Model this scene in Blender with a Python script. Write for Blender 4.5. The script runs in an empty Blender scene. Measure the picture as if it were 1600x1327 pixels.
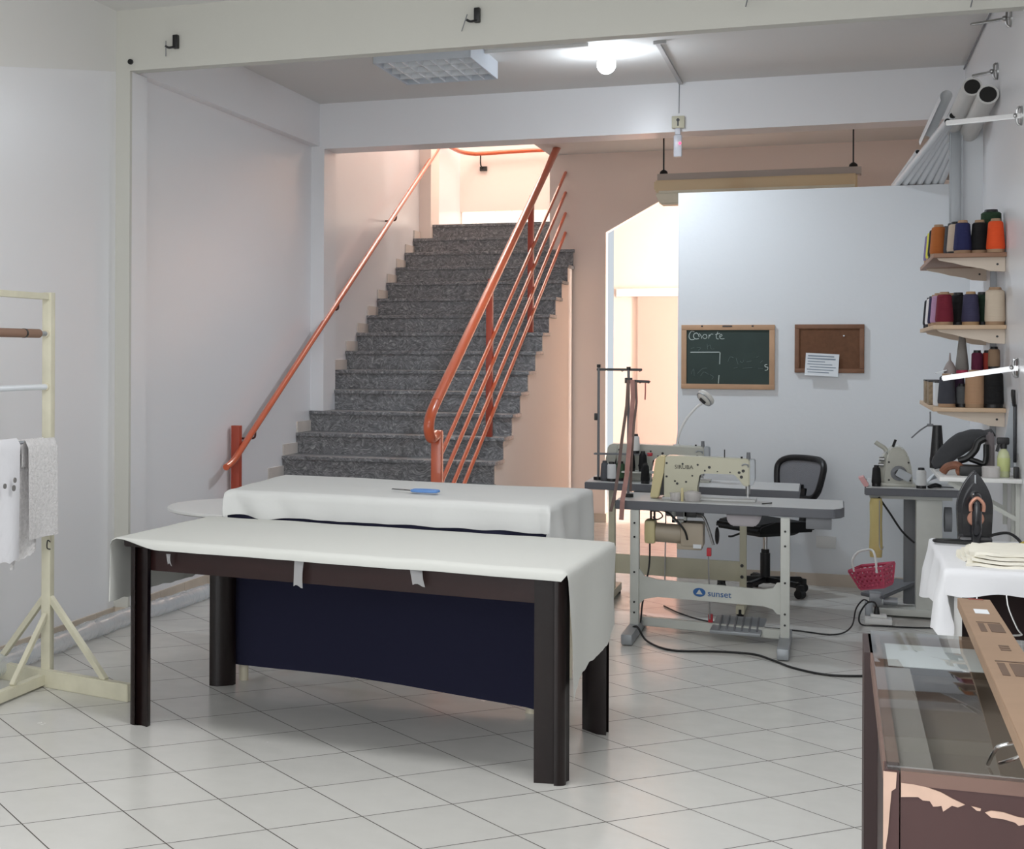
import bpy, bmesh, math, random
from mathutils import Vector, Matrix, noise
random.seed(7)
SC = bpy.context.scene
COL = SC.collection
PI = math.pi
XL, XR, YP = -3.97, 0.835, 11.46      # left wall, right wall, white partition
ZC = 3.63                              # ceiling

# ------------------------------------------------------------------ materials
def lin(c):
    return tuple(((x/255)/12.92 if x/255 <= .04045 else ((x/255+.055)/1.055)**2.4) for x in c[:3])
MATS = {}
def mat(name, c, rough=.6, metal=0., spec=.5, bump=0., bscale=60., var=0., vscale=5., trans=0., alpha=1., coat=0., emit=None, estr=0., stretch=None):
    if name in MATS: return MATS[name]
    m = bpy.data.materials.new(name); m.use_nodes = True
    nt = m.node_tree; b = nt.nodes['Principled BSDF']
    col = lin(c) + (1.,)
    b.inputs['Base Color'].default_value = col
    b.inputs['Roughness'].default_value = rough
    b.inputs['Metallic'].default_value = metal
    b.inputs['Specular IOR Level'].default_value = spec
    b.inputs['Transmission Weight'].default_value = trans
    b.inputs['Alpha'].default_value = alpha
    b.inputs['Coat Weight'].default_value = coat
    if emit:
        b.inputs['Emission Color'].default_value = lin(emit)+(1.,)
        b.inputs['Emission Strength'].default_value = estr
    if bump or var:
        tc = nt.nodes.new('ShaderNodeTexCoord'); src = tc.outputs['Object']
        if stretch:
            mp = nt.nodes.new('ShaderNodeMapping'); mp.inputs['Scale'].default_value = stretch
            nt.links.new(src, mp.inputs['Vector']); src = mp.outputs['Vector']
    if bump:
        n = nt.nodes.new('ShaderNodeTexNoise'); n.inputs['Scale'].default_value = bscale; n.inputs['Detail'].default_value = 3
        nt.links.new(src, n.inputs['Vector'])
        bp = nt.nodes.new('ShaderNodeBump'); bp.inputs['Strength'].default_value = bump; bp.inputs['Distance'].default_value = .01
        nt.links.new(n.outputs['Fac'], bp.inputs['Height']); nt.links.new(bp.outputs['Normal'], b.inputs['Normal'])
    if var:
        n2 = nt.nodes.new('ShaderNodeTexNoise'); n2.inputs['Scale'].default_value = vscale; n2.inputs['Detail'].default_value = 4
        nt.links.new(src, n2.inputs['Vector'])
        r = nt.nodes.new('ShaderNodeValToRGB')
        r.color_ramp.elements[0].position = .3; r.color_ramp.elements[1].position = .7
        r.color_ramp.elements[0].color = tuple(x*(1-var) for x in col[:3])+(1,)
        r.color_ramp.elements[1].color = tuple(min(1, x*(1+var)) for x in col[:3])+(1,)
        nt.links.new(n2.outputs['Fac'], r.inputs['Fac']); nt.links.new(r.outputs['Color'], b.inputs['Base Color'])
    MATS[name] = m
    return m

def floor_material():
    m = bpy.data.materials.new('ceramic_floor_tiles'); m.use_nodes = True
    nt = m.node_tree; N = nt.nodes; L = nt.links; b = N['Principled BSDF']
    tc = N.new('ShaderNodeTexCoord'); sep = N.new('ShaderNodeSeparateXYZ'); L.new(tc.outputs['Object'], sep.inputs[0])
    def M(op, a, c=None):
        n = N.new('ShaderNodeMath'); n.operation = op
        for i, v in enumerate((a, c)):
            if v is None: continue
            if isinstance(v, (int, float)): n.inputs[i].default_value = v
            else: L.new(v, n.inputs[i])
        return n.outputs[0]
    ax, ay, bx, by = TILE_A[0], TILE_A[1], TILE_B[0], TILE_B[1]
    det = ax*by-ay*bx
    dx = M('SUBTRACT', sep.outputs['X'], TILE_O[0]); dy = M('SUBTRACT', sep.outputs['Y'], TILE_O[1])
    s = M('ADD', M('MULTIPLY', dx, by/det), M('MULTIPLY', dy, -bx/det))
    t = M('ADD', M('MULTIPLY', dx, -ay/det), M('MULTIPLY', dy, ax/det))
    def edge(v):
        f = M('FRACT', v); return M('SUBTRACT', .5, M('ABSOLUTE', M('SUBTRACT', f, .5)))
    d = M('MINIMUM', edge(s), edge(t))
    g = M('LESS_THAN', d, .0065)
    # a slightly different tone on every tile
    cell = N.new('ShaderNodeCombineXYZ'); L.new(M('FLOOR', s), cell.inputs[0]); L.new(M('FLOOR', t), cell.inputs[1])
    wn = N.new('ShaderNodeTexWhiteNoise'); wn.noise_dimensions = '2D'; L.new(cell.outputs[0], wn.inputs['Vector'])
    nz = N.new('ShaderNodeTexNoise'); nz.inputs['Scale'].default_value = 9; nz.inputs['Detail'].default_value = 5; L.new(tc.outputs['Object'], nz.inputs['Vector'])
    val = M('ADD', M('ADD', .93, M('MULTIPLY', wn.outputs['Value'], .05)), M('MULTIPLY', nz.outputs['Fac'], .05))
    hsv = N.new('ShaderNodeHueSaturation'); hsv.inputs['Color'].default_value = lin((208, 207, 202))+(1,); L.new(val, hsv.inputs['Value'])
    mx = N.new('ShaderNodeMix'); mx.data_type = 'RGBA'; L.new(g, mx.inputs[0]); L.new(hsv.outputs[0], mx.inputs[6]); mx.inputs[7].default_value = lin((66, 60, 55))+(1,)
    L.new(mx.outputs[2], b.inputs['Base Color'])
    rr = M('ADD', .17, M('MULTIPLY', nz.outputs['Fac'], .14)); L.new(M('ADD', rr, M('MULTIPLY', g, .4)), b.inputs['Roughness'])
    b.inputs['Specular IOR Level'].default_value = .45
    bp = N.new('ShaderNodeBump'); bp.inputs['Strength'].default_value = .25; bp.inputs['Distance'].default_value = .004
    L.new(M('SUBTRACT', M('MULTIPLY', nz.outputs['Fac'], .08), g), bp.inputs['Height']); L.new(bp.outputs[0], b.inputs['Normal'])
    return m
TILE_O = (-2.294, 4.847); TILE_A = (.2535, .2645); TILE_B = (-.2800, .2645)

def granite_material():
    m = bpy.data.materials.new('grey_granite'); m.use_nodes = True
    nt = m.node_tree; N = nt.nodes; L = nt.links; b = N['Principled BSDF']
    tc = N.new('ShaderNodeTexCoord')
    n0 = N.new('ShaderNodeTexNoise'); n0.inputs['Scale'].default_value = 6; L.new(tc.outputs['Object'], n0.inputs['Vector'])
    add = N.new('ShaderNodeMixRGB'); add.blend_type = 'ADD'; add.inputs[0].default_value = .25
    L.new(tc.outputs['Object'], add.inputs[1]); L.new(n0.outputs['Color'], add.inputs[2])
    mp = N.new('ShaderNodeMapping'); mp.inputs['Scale'].default_value = (20, 20, 40); mp.inputs['Rotation'].default_value = (.2, .5, .2); L.new(add.outputs[0], mp.inputs[0])
    n1 = N.new('ShaderNodeTexNoise'); n1.inputs['Scale'].default_value = 1.6; n1.inputs['Detail'].default_value = 6; n1.inputs['Roughness'].default_value = .7; L.new(mp.outputs[0], n1.inputs['Vector'])
    r = N.new('ShaderNodeValToRGB'); e = r.color_ramp.elements
    e[0].position = .38; e[0].color = lin((92, 92, 94))+(1,); e[1].position = .74; e[1].color = lin((216, 214, 212))+(1,)
    k = e.new(.56); k.color = lin((140, 140, 142))+(1,)
    L.new(n1.outputs['Fac'], r.inputs[0]); L.new(r.outputs[0], b.inputs['Base Color'])
    b.inputs['Roughness'].default_value = .38
    return m

W_WALL = mat('white_wall_paint', (237, 237, 239), .29, spec=.6, bump=.03, bscale=45)
W_PART = mat('white_partition_paint', (222, 225, 228), .6, bump=.08, bscale=30)
W_WARM = mat('warm_white_wall_paint', (244, 228, 217), .6, bump=.05, bscale=40)
W_CEIL = mat('ceiling_paint', (224, 223, 220), .7, bump=.06, bscale=30)
W_BEAM = mat('beam_paint_shaded', (206, 205, 197), .65, bump=.08, bscale=25)  # yellowish beam paint, darkened in the colour for weak frontal light
M_FLOOR = floor_material(); M_GRAN = granite_material()
M_SKIRT = mat('beige_ceramic_skirting', (200, 186, 170), .4, var=.08, vscale=6)
M_ORANGE = mat('orange_gloss_paint', (206, 96, 58), .3, coat=.4)
M_ORANGE_D = mat('orange_red_paint', (172, 70, 48), .4)
M_ESP = mat('espresso_wood', (26, 16, 15), .32, spec=.35, var=.25, vscale=14, stretch=(1, 1, .12))
M_ESP2 = mat('mahogany_apron', (38, 17, 16), .35, spec=.35, var=.25, vscale=12, stretch=(.12, 1, 1))
M_SHEET = mat('white_cotton_sheet', (203, 204, 199), .85, bump=.12, bscale=25)
M_SHEET2 = mat('white_cotton_cloth', (206, 207, 205), .85, bump=.15, bscale=18)
M_NAVY = mat('navy_cloth', (27, 28, 54), .9, bump=.15, bscale=30)
M_CREAMW = mat('cream_painted_wood', (216, 208, 186), .5, var=.06, vscale=9)
M_RACK = mat('cream_rack_paint', (208, 204, 182), .5, var=.08, vscale=8)
M_WHITE = mat('white_plastic', (226, 226, 224), .4)
M_BLACK = mat('black_plastic', (18, 18, 20), .45)
M_RUB = mat('black_rubber_cable', (24, 24, 25), .5)
M_STEEL = mat('brushed_steel', (176, 176, 176), .3, metal=1.)
M_CHROME = mat('chrome', (205, 205, 205), .12, metal=1.)
M_ALU = mat('grey_aluminium', (160, 164, 168), .45, metal=.5)
M_GREYP = mat('grey_plastic', (118, 120, 124), .5)
M_LAM = mat('light_grey_laminate', (196, 197, 196), .3)
M_EDGE = mat('grey_table_edge', (98, 100, 106), .45)
M_FRAME = mat('pale_grey_enamel', (196, 198, 192), .4, var=.05, vscale=7)
M_FRAMEC = mat('cream_enamel', (206, 202, 178), .4, var=.05, vscale=7)
M_MACH = mat('ivory_machine_enamel', (196, 193, 170), .33, coat=.2)
M_MACH2 = mat('pale_grey_machine_enamel', (186, 186, 176), .35, coat=.2)
M_GUARD = mat('cream_belt_guard', (206, 194, 148), .4)
M_MOTOR = mat('beige_motor_casing', (176, 164, 146), .45)
M_SCREW = mat('dark_screw', (30, 28, 26), .4)
M_BLUE = mat('blue_print', (42, 92, 150), .5)
M_PRINT = mat('dark_print', (56, 52, 46), .6)
M_RED = mat('red_plastic', (186, 40, 52), .45)
M_PINK = mat('pink_plastic', (206, 88, 116), .4)
M_CARD = mat('kraft_cardboard', (150, 123, 99), .8, var=.05, vscale=10)
M_CARDP = mat('dark_card_print', (98, 76, 60), .8)
M_PAPER = mat('white_paper', (226, 230, 234), .8)
def pane_material():
    m = bpy.data.materials.new('clear_glass'); m.use_nodes = True; nt = m.node_tree; N = nt.nodes
    N.remove(N['Principled BSDF'])
    tr = N.new('ShaderNodeBsdfTransparent'); tr.inputs[0].default_value = (.93, .945, .935, 1)
    gl = N.new('ShaderNodeBsdfGlossy'); gl.inputs['Roughness'].default_value = .03
    fr = N.new('ShaderNodeFresnel'); fr.inputs[0].default_value = 1.52
    mx = N.new('ShaderNodeMixShader'); ge = N.new('ShaderNodeNewGeometry'); mu = N.new('ShaderNodeMath'); mu.operation = 'SUBTRACT'; mu.use_clamp = True
    nt.links.new(fr.outputs[0], mu.inputs[0]); nt.links.new(ge.outputs['Backfacing'], mu.inputs[1]); nt.links.new(mu.outputs[0], mx.inputs[0]); nt.links.new(tr.outputs[0], mx.inputs[1]); nt.links.new(gl.outputs[0], mx.inputs[2])
    nt.links.new(mx.outputs[0], N['Material Output'].inputs[0]); return m
M_GLASS = pane_material()
M_BROWN = mat('reddish_brown_laminate', (64, 38, 36), .55, var=.14, vscale=9, stretch=(1, 1, .08))
M_BROWND = mat('dark_brown_board', (52, 34, 33), .5, var=.12, vscale=9, stretch=(1, 1, .08))
M_BROWNL = mat('faded_brown_rail', (112, 86, 76), .5, var=.06, vscale=9)
M_PEEL = mat('bare_chipboard', (198, 168, 150), .8, var=.08, vscale=20)
M_FILM = mat('clear_plastic_film', (222, 230, 238), .12, alpha=.45, spec=.8, bump=.6, bscale=25)
M_TAPE = mat('clear_tape', (206, 206, 208), .15, alpha=.45, spec=.8)

# ------------------------------------------------------------------ mesh builder (world coordinates)
class MB:
    def __init__(s): s.bm = bmesh.new()
    def _new(s, fn):
        n = len(s.bm.verts); fn(); s.bm.verts.ensure_lookup_table(); return s.bm.verts[n:]
    def poly(s, pts):
        s.bm.faces.new([s.bm.verts.new(p) for p in pts]); return s
    def box(s, a, b, bev=0., R=None, seg=2):
        a = Vector(a); b = Vector(b); c = (a+b)/2; d = b-a
        m = Matrix.Translation(c) @ (R.to_4x4() if R else Matrix()) @ Matrix.Diagonal((d.x, d.y, d.z, 1))
        vs = bmesh.ops.create_cube(s.bm, size=1, matrix=m)['verts']
        if bev:
            es = list({e for v in vs for e in v.link_edges})
            bmesh.ops.bevel(s.bm, geom=es, offset=bev, segments=seg, affect='EDGES', profile=.6)
        return s
    def bar(s, p, q, w, h, bev=0., up=(0, 0, 1)):
        """square bar from p to q; w across, h along 'up'"""
        p = Vector(p); q = Vector(q); z = (q-p).normalized(); u = Vector(up)
        x = u.cross(z)
        if x.length < 1e-4: x = Vector((1, 0, 0))
        x.normalize(); y = z.cross(x)
        R = Matrix((x, y, z)).transposed()
        c = (p+q)/2; L = (q-p).length
        d = Vector((w/2, h/2, L/2))
        m = Matrix.Translation(c) @ R.to_4x4() @ Matrix.Diagonal((w, h, L, 1))
        vs = bmesh.ops.create_cube(s.bm, size=1, matrix=m)['verts']
        if bev:
            es = list({e for v in vs for e in v.link_edges})
            bmesh.ops.bevel(s.bm, geom=es, offset=bev, segments=2, affect='EDGES')
        return s
    def cyl(s, p, q, r, r2=None, n=20, caps=True):
        p = Vector(p); q = Vector(q); r2 = r if r2 is None else r2
        z = (q-p).normalized(); x = z.orthogonal().normalized(); y = z.cross(x)
        A = []; B = []
        for i in range(n):
            a = 2*PI*i/n; d = x*math.cos(a)+y*math.sin(a)
            A.append(s.bm.verts.new(p+d*r)); B.append(s.bm.verts.new(q+d*r2))
        for i in range(n):
            j = (i+1) % n; s.bm.faces.new((A[i], A[j], B[j], B[i]))
        if caps: s.bm.faces.new(A[::-1]); s.bm.faces.new(B)
        return s
    def lathe(s, prof, c=(0, 0, 0), n=24, R=None):
        """prof: (radius, height) list about local z at c"""
        c = Vector(c); rings = []
        for r, h in prof:
            ring = []
            for i in range(n):
                a = 2*PI*i/n; v = Vector((r*math.cos(a), r*math.sin(a), h))
                if R: v = R @ v
                ring.append(s.bm.verts.new(c+v))
            rings.append(ring)
        for A, B in zip(rings, rings[1:]):
            for i in range(n):
                j = (i+1) % n; s.bm.faces.new((A[i], A[j], B[j], B[i]))
        s.bm.faces.new(rings[0][::-1]); s.bm.faces.new(rings[-1])
        return s
    def tube(s, pts, r, n=10, smooth=6, closed=False):
        P = [Vector(p) for p in pts]
        if smooth and len(P) > 2: P = spline(P, smooth, closed)
        T = []
        for i in range(len(P)):
            if closed: t = P[(i+1) % len(P)]-P[i-1]
            else: t = P[min(i+1, len(P)-1)]-P[max(i-1, 0)]
            T.append(t.normalized())
        x = T[0].orthogonal().normalized(); rings = []
        for p, t in zip(P, T):
            x = (x-t*x.dot(t)).normalized(); y = t.cross(x)
            rings.append([s.bm.verts.new(p+(x*math.cos(2*PI*i/n)+y*math.sin(2*PI*i/n))*r) for i in range(n)])
        pairs = list(zip(rings, rings[1:])) + ([(rings[-1], rings[0])] if closed else [])
        for A, B in pairs:
            for i in range(n):
                j = (i+1) % n; s.bm.faces.new((A[i], A[j], B[j], B[i]))
        if not closed: s.bm.faces.new(rings[0][::-1]); s.bm.faces.new(rings[-1])
        return s
    def prism(s, pts, ext, bev=0.):
        """closed outline extruded along vector ext"""
        e = Vector(ext); A = [s.bm.verts.new(Vector(p)) for p in pts]; B = [s.bm.verts.new(Vector(p)+e) for p in pts]
        n = len(A); fs = [s.bm.faces.new(A), s.bm.faces.new(B[::-1])]
        for i in range(n):
            j = (i+1) % n; fs.append(s.bm.faces.new((A[i], B[i], B[j], A[j])))
        if bev:
            es = list({ed for v in A+B for ed in v.link_edges})
            bmesh.ops.bevel(s.bm, geom=es, offset=bev, segments=2, affect='EDGES', clamp_overlap=True)
        return s
    def sphere(s, c, r, sc=(1, 1, 1), n=16):
        m = Matrix.Translation(Vector(c)) @ Matrix.Diagonal((r*sc[0], r*sc[1], r*sc[2], 1))
        bmesh.ops.create_uvsphere(s.bm, u_segments=n, v_segments=max(6, n//2), radius=1, matrix=m); return s
    def grid(s, fn, nu, nv, thick=0.):
        V = [[s.bm.verts.new(fn(i/nu, j/nv)) for j in range(nv+1)] for i in range(nu+1)]
        fs = [s.bm.faces.new((V[i][j], V[i+1][j], V[i+1][j+1], V[i][j+1])) for i in range(nu) for j in range(nv)]
        if thick:
            s.bm.normal_update()
            ret = bmesh.ops.solidify(s.bm, geom=fs, thickness=thick)
        return s
    def xf(s, M):
        bmesh.ops.transform(s.bm, matrix=M, verts=s.bm.verts); return s
    def mesh(s, name, ang=35):
        bmesh.ops.recalc_face_normals(s.bm, faces=s.bm.faces)
        me = bpy.data.meshes.new(name); s.bm.to_mesh(me); s.bm.free()
        me.polygons.foreach_set('use_smooth', [True]*len(me.polygons))
        try: me.set_sharp_from_angle(angle=math.radians(ang))
        except Exception: pass
        return me
def spline(P, k, closed=False):
    out = []; n = len(P)
    rng = range(n if closed else n-1)
    for i in rng:
        if closed: a, b, c, d = P[i-1], P[i], P[(i+1) % n], P[(i+2) % n]
        else: a, b, c, d = P[max(i-1, 0)], P[i], P[i+1], P[min(i+2, n-1)]
        for j in range(k):
            t = j/k
            out.append(.5*((2*b)+(c-a)*t+(2*a-5*b+4*c-d)*t*t+(3*b-a-3*c+d)*t**3))
    if not closed: out.append(P[-1])
    return out
def sm(a, b, x):
    t = min(1, max(0, (x-a)/(b-a))); return t*t*(3-2*t)

# ------------------------------------------------------------------ objects
def tag(o, label, cat, group=None):
    o['label'] = label; o['category'] = cat
    if group: o['group'] = group
    return o
def thing(name, label, cat, loc, group=None):
    o = bpy.data.objects.new(name, None); o.empty_display_size = .05; COL.objects.link(o); o.location = loc
    return tag(o, label, cat, group)
def root_of(o):
    while o.parent: o = o.parent
    return o
def part(name, mb, m, parent=None, label=None, ang=35):
    """mesh built in world coordinates, hung under parent (roots are never rotated at build time)"""
    if parent is not None:
        off = Vector((0, 0, 0)); p = parent
        while p: off += p.location; p = p.parent
        mb.xf(Matrix.Translation(-off))
    me = mb.mesh(name, ang); o = bpy.data.objects.new(name, me); COL.objects.link(o)
    if m: me.materials.append(m)
    if parent is not None: o.parent = parent
    if label: o['label'] = label
    return o
def solo(name, mb, m, label, cat, loc, group=None, ang=35):
    """a thing that is one mesh, origin at loc"""
    mb.xf(Matrix.Translation(-Vector(loc)))
    me = mb.mesh(name, ang); o = bpy.data.objects.new(name, me); COL.objects.link(o); o.location = loc
    me.materials.append(m); return tag(o, label, cat, group)
def struct(name, mb, m):
    o = part(name, mb, m); o['kind'] = 'structure'; return o
def dup(root, loc, label=None, group=None, mats=None):
    c = root.copy(); COL.objects.link(c); c.location = loc
    if label: c['label'] = label
    if group: c['group'] = group
    def rec(src, dst):
        for ch in src.children:
            d = ch.copy(); COL.objects.link(d); d.parent = dst
            if mats and ch.name.split('.')[0] in mats: d.material_slots[0].link = 'OBJECT'; d.material_slots[0].material = mats[ch.name.split('.')[0]]
            rec(ch, d)
    rec(root, c); return c
def text(name, body, size, M, m, parent, depth=.0006, spacing=1.):
    cu = bpy.data.curves.new(name, 'FONT'); cu.body = body; cu.size = size; cu.extrude = depth; cu.space_character = spacing
    cu.align_x = 'CENTER'; cu.align_y = 'CENTER'; cu.resolution_u = 3
    tmp = bpy.data.objects.new(name, cu); COL.objects.link(tmp)
    dg = bpy.context.evaluated_depsgraph_get(); dg.update()
    me = bpy.data.meshes.new_from_object(tmp.evaluated_get(dg)); me.name = name
    bpy.data.objects.remove(tmp); bpy.data.curves.remove(cu)
    me.materials.clear(); me.materials.append(m)
    o = bpy.data.objects.new(name, me); COL.objects.link(o)
    off = Vector((0, 0, 0)); p = parent
    while p: off += p.location; p = p.parent
    o.parent = parent; o.matrix_local = Matrix.Translation(-off) @ M
    return o
FACE = Matrix.Rotation(PI/2, 4, 'X')        # lettering standing upright, read from the -Y side

# ================================================================== SETTING
Y0 = -2.2
struct('floor', MB().box((-5.5, Y0-1.5, -.1), (XR+2.2, 18.6, 0)), M_FLOOR)
struct('ceiling', MB().box((XL-.15, Y0, ZC), (XR+.15, 12.25, ZC+.15)), W_CEIL)
struct('ceiling', MB().box((-2.55, 12.25, 3.51), (XR+.15, 14.915, 3.63)), W_CEIL)
struct('ceiling', MB().box((XL-.15, 12.25, 6.3), (-2.4, 17.6, 6.4)), W_CEIL)
struct('wall_left', MB().box((XL-.15, Y0, 0), (XL, 17.6, 6.3)), W_WALL)
struct('wall_right', MB().box((XR, Y0, 0), (XR+.15, 15.05, ZC)), W_WALL)
struct('wall_partition', MB().box((-1.046, YP, 0), (XR, YP+.06, 2.757)), W_PART)
# street front: wide open shop front with a lintel and two piers
sf = MB(); sf.box((XL, Y0-.15, 0), (XL+.25, Y0, ZC)); sf.box((XR-.2, Y0-.15, 0), (XR, Y0, ZC)); sf.box((XL, Y0-.15, 3.15), (XR, Y0, ZC))
struct('wall_front', sf, W_WALL)
# pillars and beams
struct('trim_1', MB().box((XL-.01, 8.25, 0), (-3.878, 8.28, 3.268)), W_BEAM)  # pillar front plate carries the shaded tone, its side has wall paint
struct('trim_8', MB().box((XL-.01, 8.28, 0), (-3.88, 8.5, 3.268)), W_WALL)
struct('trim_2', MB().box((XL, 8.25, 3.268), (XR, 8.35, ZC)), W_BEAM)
struct('trim_3', MB().box((XL, 8.35, 3.285), (-3.9, 11.93, ZC)), W_WALL)
struct('trim_4', MB().box((XL-.01, 11.93, 0), (-3.86, 12.25, 3.262)), W_WALL)
struct('trim_5', MB().box((XL, 11.93, 3.262), (XR, 12.25, ZC+.15)), W_WALL)
struct('trim_6', MB().box((XL-.01, 15.45, 2.5), (-3.85, 15.8, 6.3)), W_WARM)
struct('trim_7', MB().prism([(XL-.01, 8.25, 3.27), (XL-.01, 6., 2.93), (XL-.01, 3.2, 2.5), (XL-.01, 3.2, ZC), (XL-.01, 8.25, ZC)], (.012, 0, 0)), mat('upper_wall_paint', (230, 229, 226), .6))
# rear wall with the slanted opening under the upper flight
OX = -1.2
rw = MB()
rw.prism([(-2.55, 14.915, 0), (-2.02, 14.915, 0), (-2.02, 14.915, 2.757), (-1.42, 14.915, 3.10), (OX, 14.915, 3.0), (OX, 14.915, 0), (XR, 14.915, 0), (XR, 14.915, 3.63), (-2.55, 14.915, 3.63)], (0, .135, 0))
rw.box((-2.55, 14.915, 3.63), (-2.35, 15.05, 6.3))
struct('wall_rear', rw, W_WARM)
# stairwell above
struct('wall_stairwell', MB().box((-2.55, 15.05, 0), (-2.4, 17.6, 6.3)).box((-2.55, 12.25, 3.63), (-2.4, 14.915, 6.3)), W_WARM)
struct('wall_landing', MB().box((XL, 17.3, 0), (-2.4, 17.45, 2.93)).box((XL, 17.3, 3.215), (-2.4, 17.45, 6.3)), W_WARM)
# glass block band at landing level
gb = MB(); x = XL+.02
while x < -2.6:
    gb.box((x+.004, 17.3, 2.935), (x+.186, 17.4, 3.21), .012); x += .19
struct('trim_9', MB().box((XL, 17.33, 2.93), (-2.4, 17.37, 3.215)), W_WARM)
struct('window_1', gb, mat('lit_glass_block', (250, 248, 242), .25, emit=(255, 246, 232), estr=.72))
# room behind the opening
br = MB(); br.box((-2.4, 18.4, 0), (1.2, 18.55, 3.6)); br.box((-2.4, 15.05, 3.4), (1.2, 18.55, 3.6)); br.box((1.1, 15.05, 0), (1.25, 18.55, 3.6))
struct('wall_back', br, mat('rear_room_paint', (240, 224, 213), .6))
# tiled skirting along the left wall, pillar and partition
sk = MB()
for y in [4+.4*i for i in range(11)]: sk.box((XL, y, 0), (XL+.012, min(y+.396, 8.25), .085))
struct('baseboard_left', sk, M_SKIRT)
sk = MB(); sk.box((-3.97, 8.238, 0), (-3.866, 8.25, .085)); sk.box((-3.878, 8.25, 0), (-3.866, 8.5, .085))
for y in [8.5+.4*i for i in range(4)]: sk.box((XL, y, 0), (XL+.012, min(y+.396, 9.85), .085))
struct('baseboard_left_far', sk, M_SKIRT)
sk = MB()
for x in [-1.046+.4*i for i in range(5)]: sk.box((x, YP-.012, 0), (min(x+.397, XR), YP, .085))
struct('baseboard_partition', sk, M_SKIRT)
struct('baseboard_rear', MB().box((-2.27, 14.903, 0), (-2.02, 14.915, .085)).box((-2.02, 14.903, 0), (-2.008, 15.05, .085)), M_SKIRT)
# rear room door, its shade painted as darker pink, under a pale lintel
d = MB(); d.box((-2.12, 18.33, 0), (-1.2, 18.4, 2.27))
dr = struct('door_1', d, mat('shaded_door_paint', (208, 172, 162), .6))
o = part('door_frame', MB().box((-2.36, 18.31, 2.27), (-1.1, 18.4, 2.36)), M_WHITE, dr)

# ================================================================== STAIRCASE
R_, T_ = .1633, .330
def step_y(i): return 11.23+(i-5)*T_           # nosing of step i (1 = first)
def step_z(i): return .804+(i-5)*R_
st = thing('staircase', 'grey granite staircase with white side rising along the left wall', 'staircase', (-3.1, 12.5, 0))
body = [(0, step_y(1)+.03, 0)]
for i in range(1, 19):
    body.append((0, step_y(i)+.03, step_z(i)-.03)); body.append((0, step_y(i+1)+.03 if i < 18 else 17.29, step_z(i)-.03))
body += [(0, 17.29, 0)]
lo = [(-3.968, p[1], p[2]) for p in body if p[1] <= step_y(16)+.031] + [(-3.968, step_y(16)+.03, 0)]
mbs = MB(); mbs.prism(lo, (1.64, 0, 0))
hi = [(-3.968, step_y(16)+.03, 0)]+[(-3.968, p[1], min(p[2], 2.9)) for p in body if p[1] > step_y(16)+.031]
mbs.prism([h for h in hi], (1.42, 0, 0))
part('stringer', mbs, W_WARM, st, 'white plastered side of the staircase')
for i in range(1, 19):
    m = MB(); y = step_y(i); z = step_z(i)
    x1 = -2.322 if i < 17 else -2.552
    y2 = y+T_+.03 if i < 18 else 17.29
    xl = -3.968
    if i == 16: m.box((xl, y, z-.03), (x1+.012, 14.915, z), .004); m.box((xl, 14.9, z-.03), (-2.552, y2, z))
    else: m.box((xl, y, z-.03), (x1+.012, y2, z), .004)
    m.box((xl, y+.022, z-R_), (x1, y+.045, z-.03))
    part('step', m, M_GRAN, st)
for i in range(1, 18):
    y = step_y(i); z = step_z(i)
    if 11.6 < y < 12.25 or 15.3 < y < 15.7: continue
    part('skirting_tile', MB().box((XL, y+.02, z), (XL+.012, y+T_+.02, z+.085)), mat('pale_skirting', (214, 206, 198), .45, var=.05, vscale=6), st)

# wall-side handrail
hl = thing('stair_handrail', 'orange tube handrail fixed along the left stair wall with a flat post', 'handrail', (-3.87, 10.0, 0))
HX = -3.86
def hz(y): return .855+(y-9.93)*.4935
part('rail', MB().tube([(HX, 9.78, .815), (HX, 9.93, .855), (HX, 10.2, hz(10.2)), (HX, 11.5, hz(11.5)), (HX, 14, hz(14)), (HX, 16.0, hz(16))], .023, 14, 5), M_ORANGE, hl)
part('post', MB().box((-3.945, 10.09, 0), (-3.885, 10.15, 1.085), .003), M_ORANGE_D, hl, 'dark orange upright post')
for y in (10.35, 12.33, 14.15, 15.7):
    part('bracket', MB().tube([(HX, y, hz(y)-.02), (HX-.005, y, hz(y)-.07), (HX-.05, y, hz(y)-.08), (XL, y, hz(y)-.08)], .008, 8, 4), mat('dark_bracket_paint', (96, 48, 38), .5), hl)
# open-side railing
rl = thing('stair_railing', 'orange tube railing with four slanted bars on the open side of the stairs', 'railing', (-2.4, 9.8, 0))
GX = -2.40
def gz(y): return 1.24+(y-9.7)*.482
part('handrail', MB().tube([(GX, 14.5, gz(14.5)), (GX, 12, gz(12)), (GX, 10, gz(10)), (GX, 9.78, gz(9.78)), (GX-.004, 9.66, 1.2), (GX-.008, 9.63, 1.12), (GX-.004, 9.68, 1.055), (GX, 9.8, 1.07)], .034, 16, 6), M_ORANGE, rl)
part('newel_post', MB().box((GX-.035, 9.79, 0), (GX+.035, 9.86, 1.1), .012), M_ORANGE, rl)
part('post', MB().box((-2.46, 11.6, step_z(6)), (-2.415, 11.66, gz(11.63)-.08), .004).box((-2.45, 11.62, gz(11.63)-.1), (-2.43, 11.64, gz(11.63))), M_ORANGE_D, rl)
part('post', MB().box((-2.45, 13.24, step_z(11)), (-2.405, 13.3, gz(13.27)-.08), .004).box((-2.44, 13.26, gz(13.27)-.1), (-2.42, 13.28, gz(13.27))), M_ORANGE_D, rl)
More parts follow.
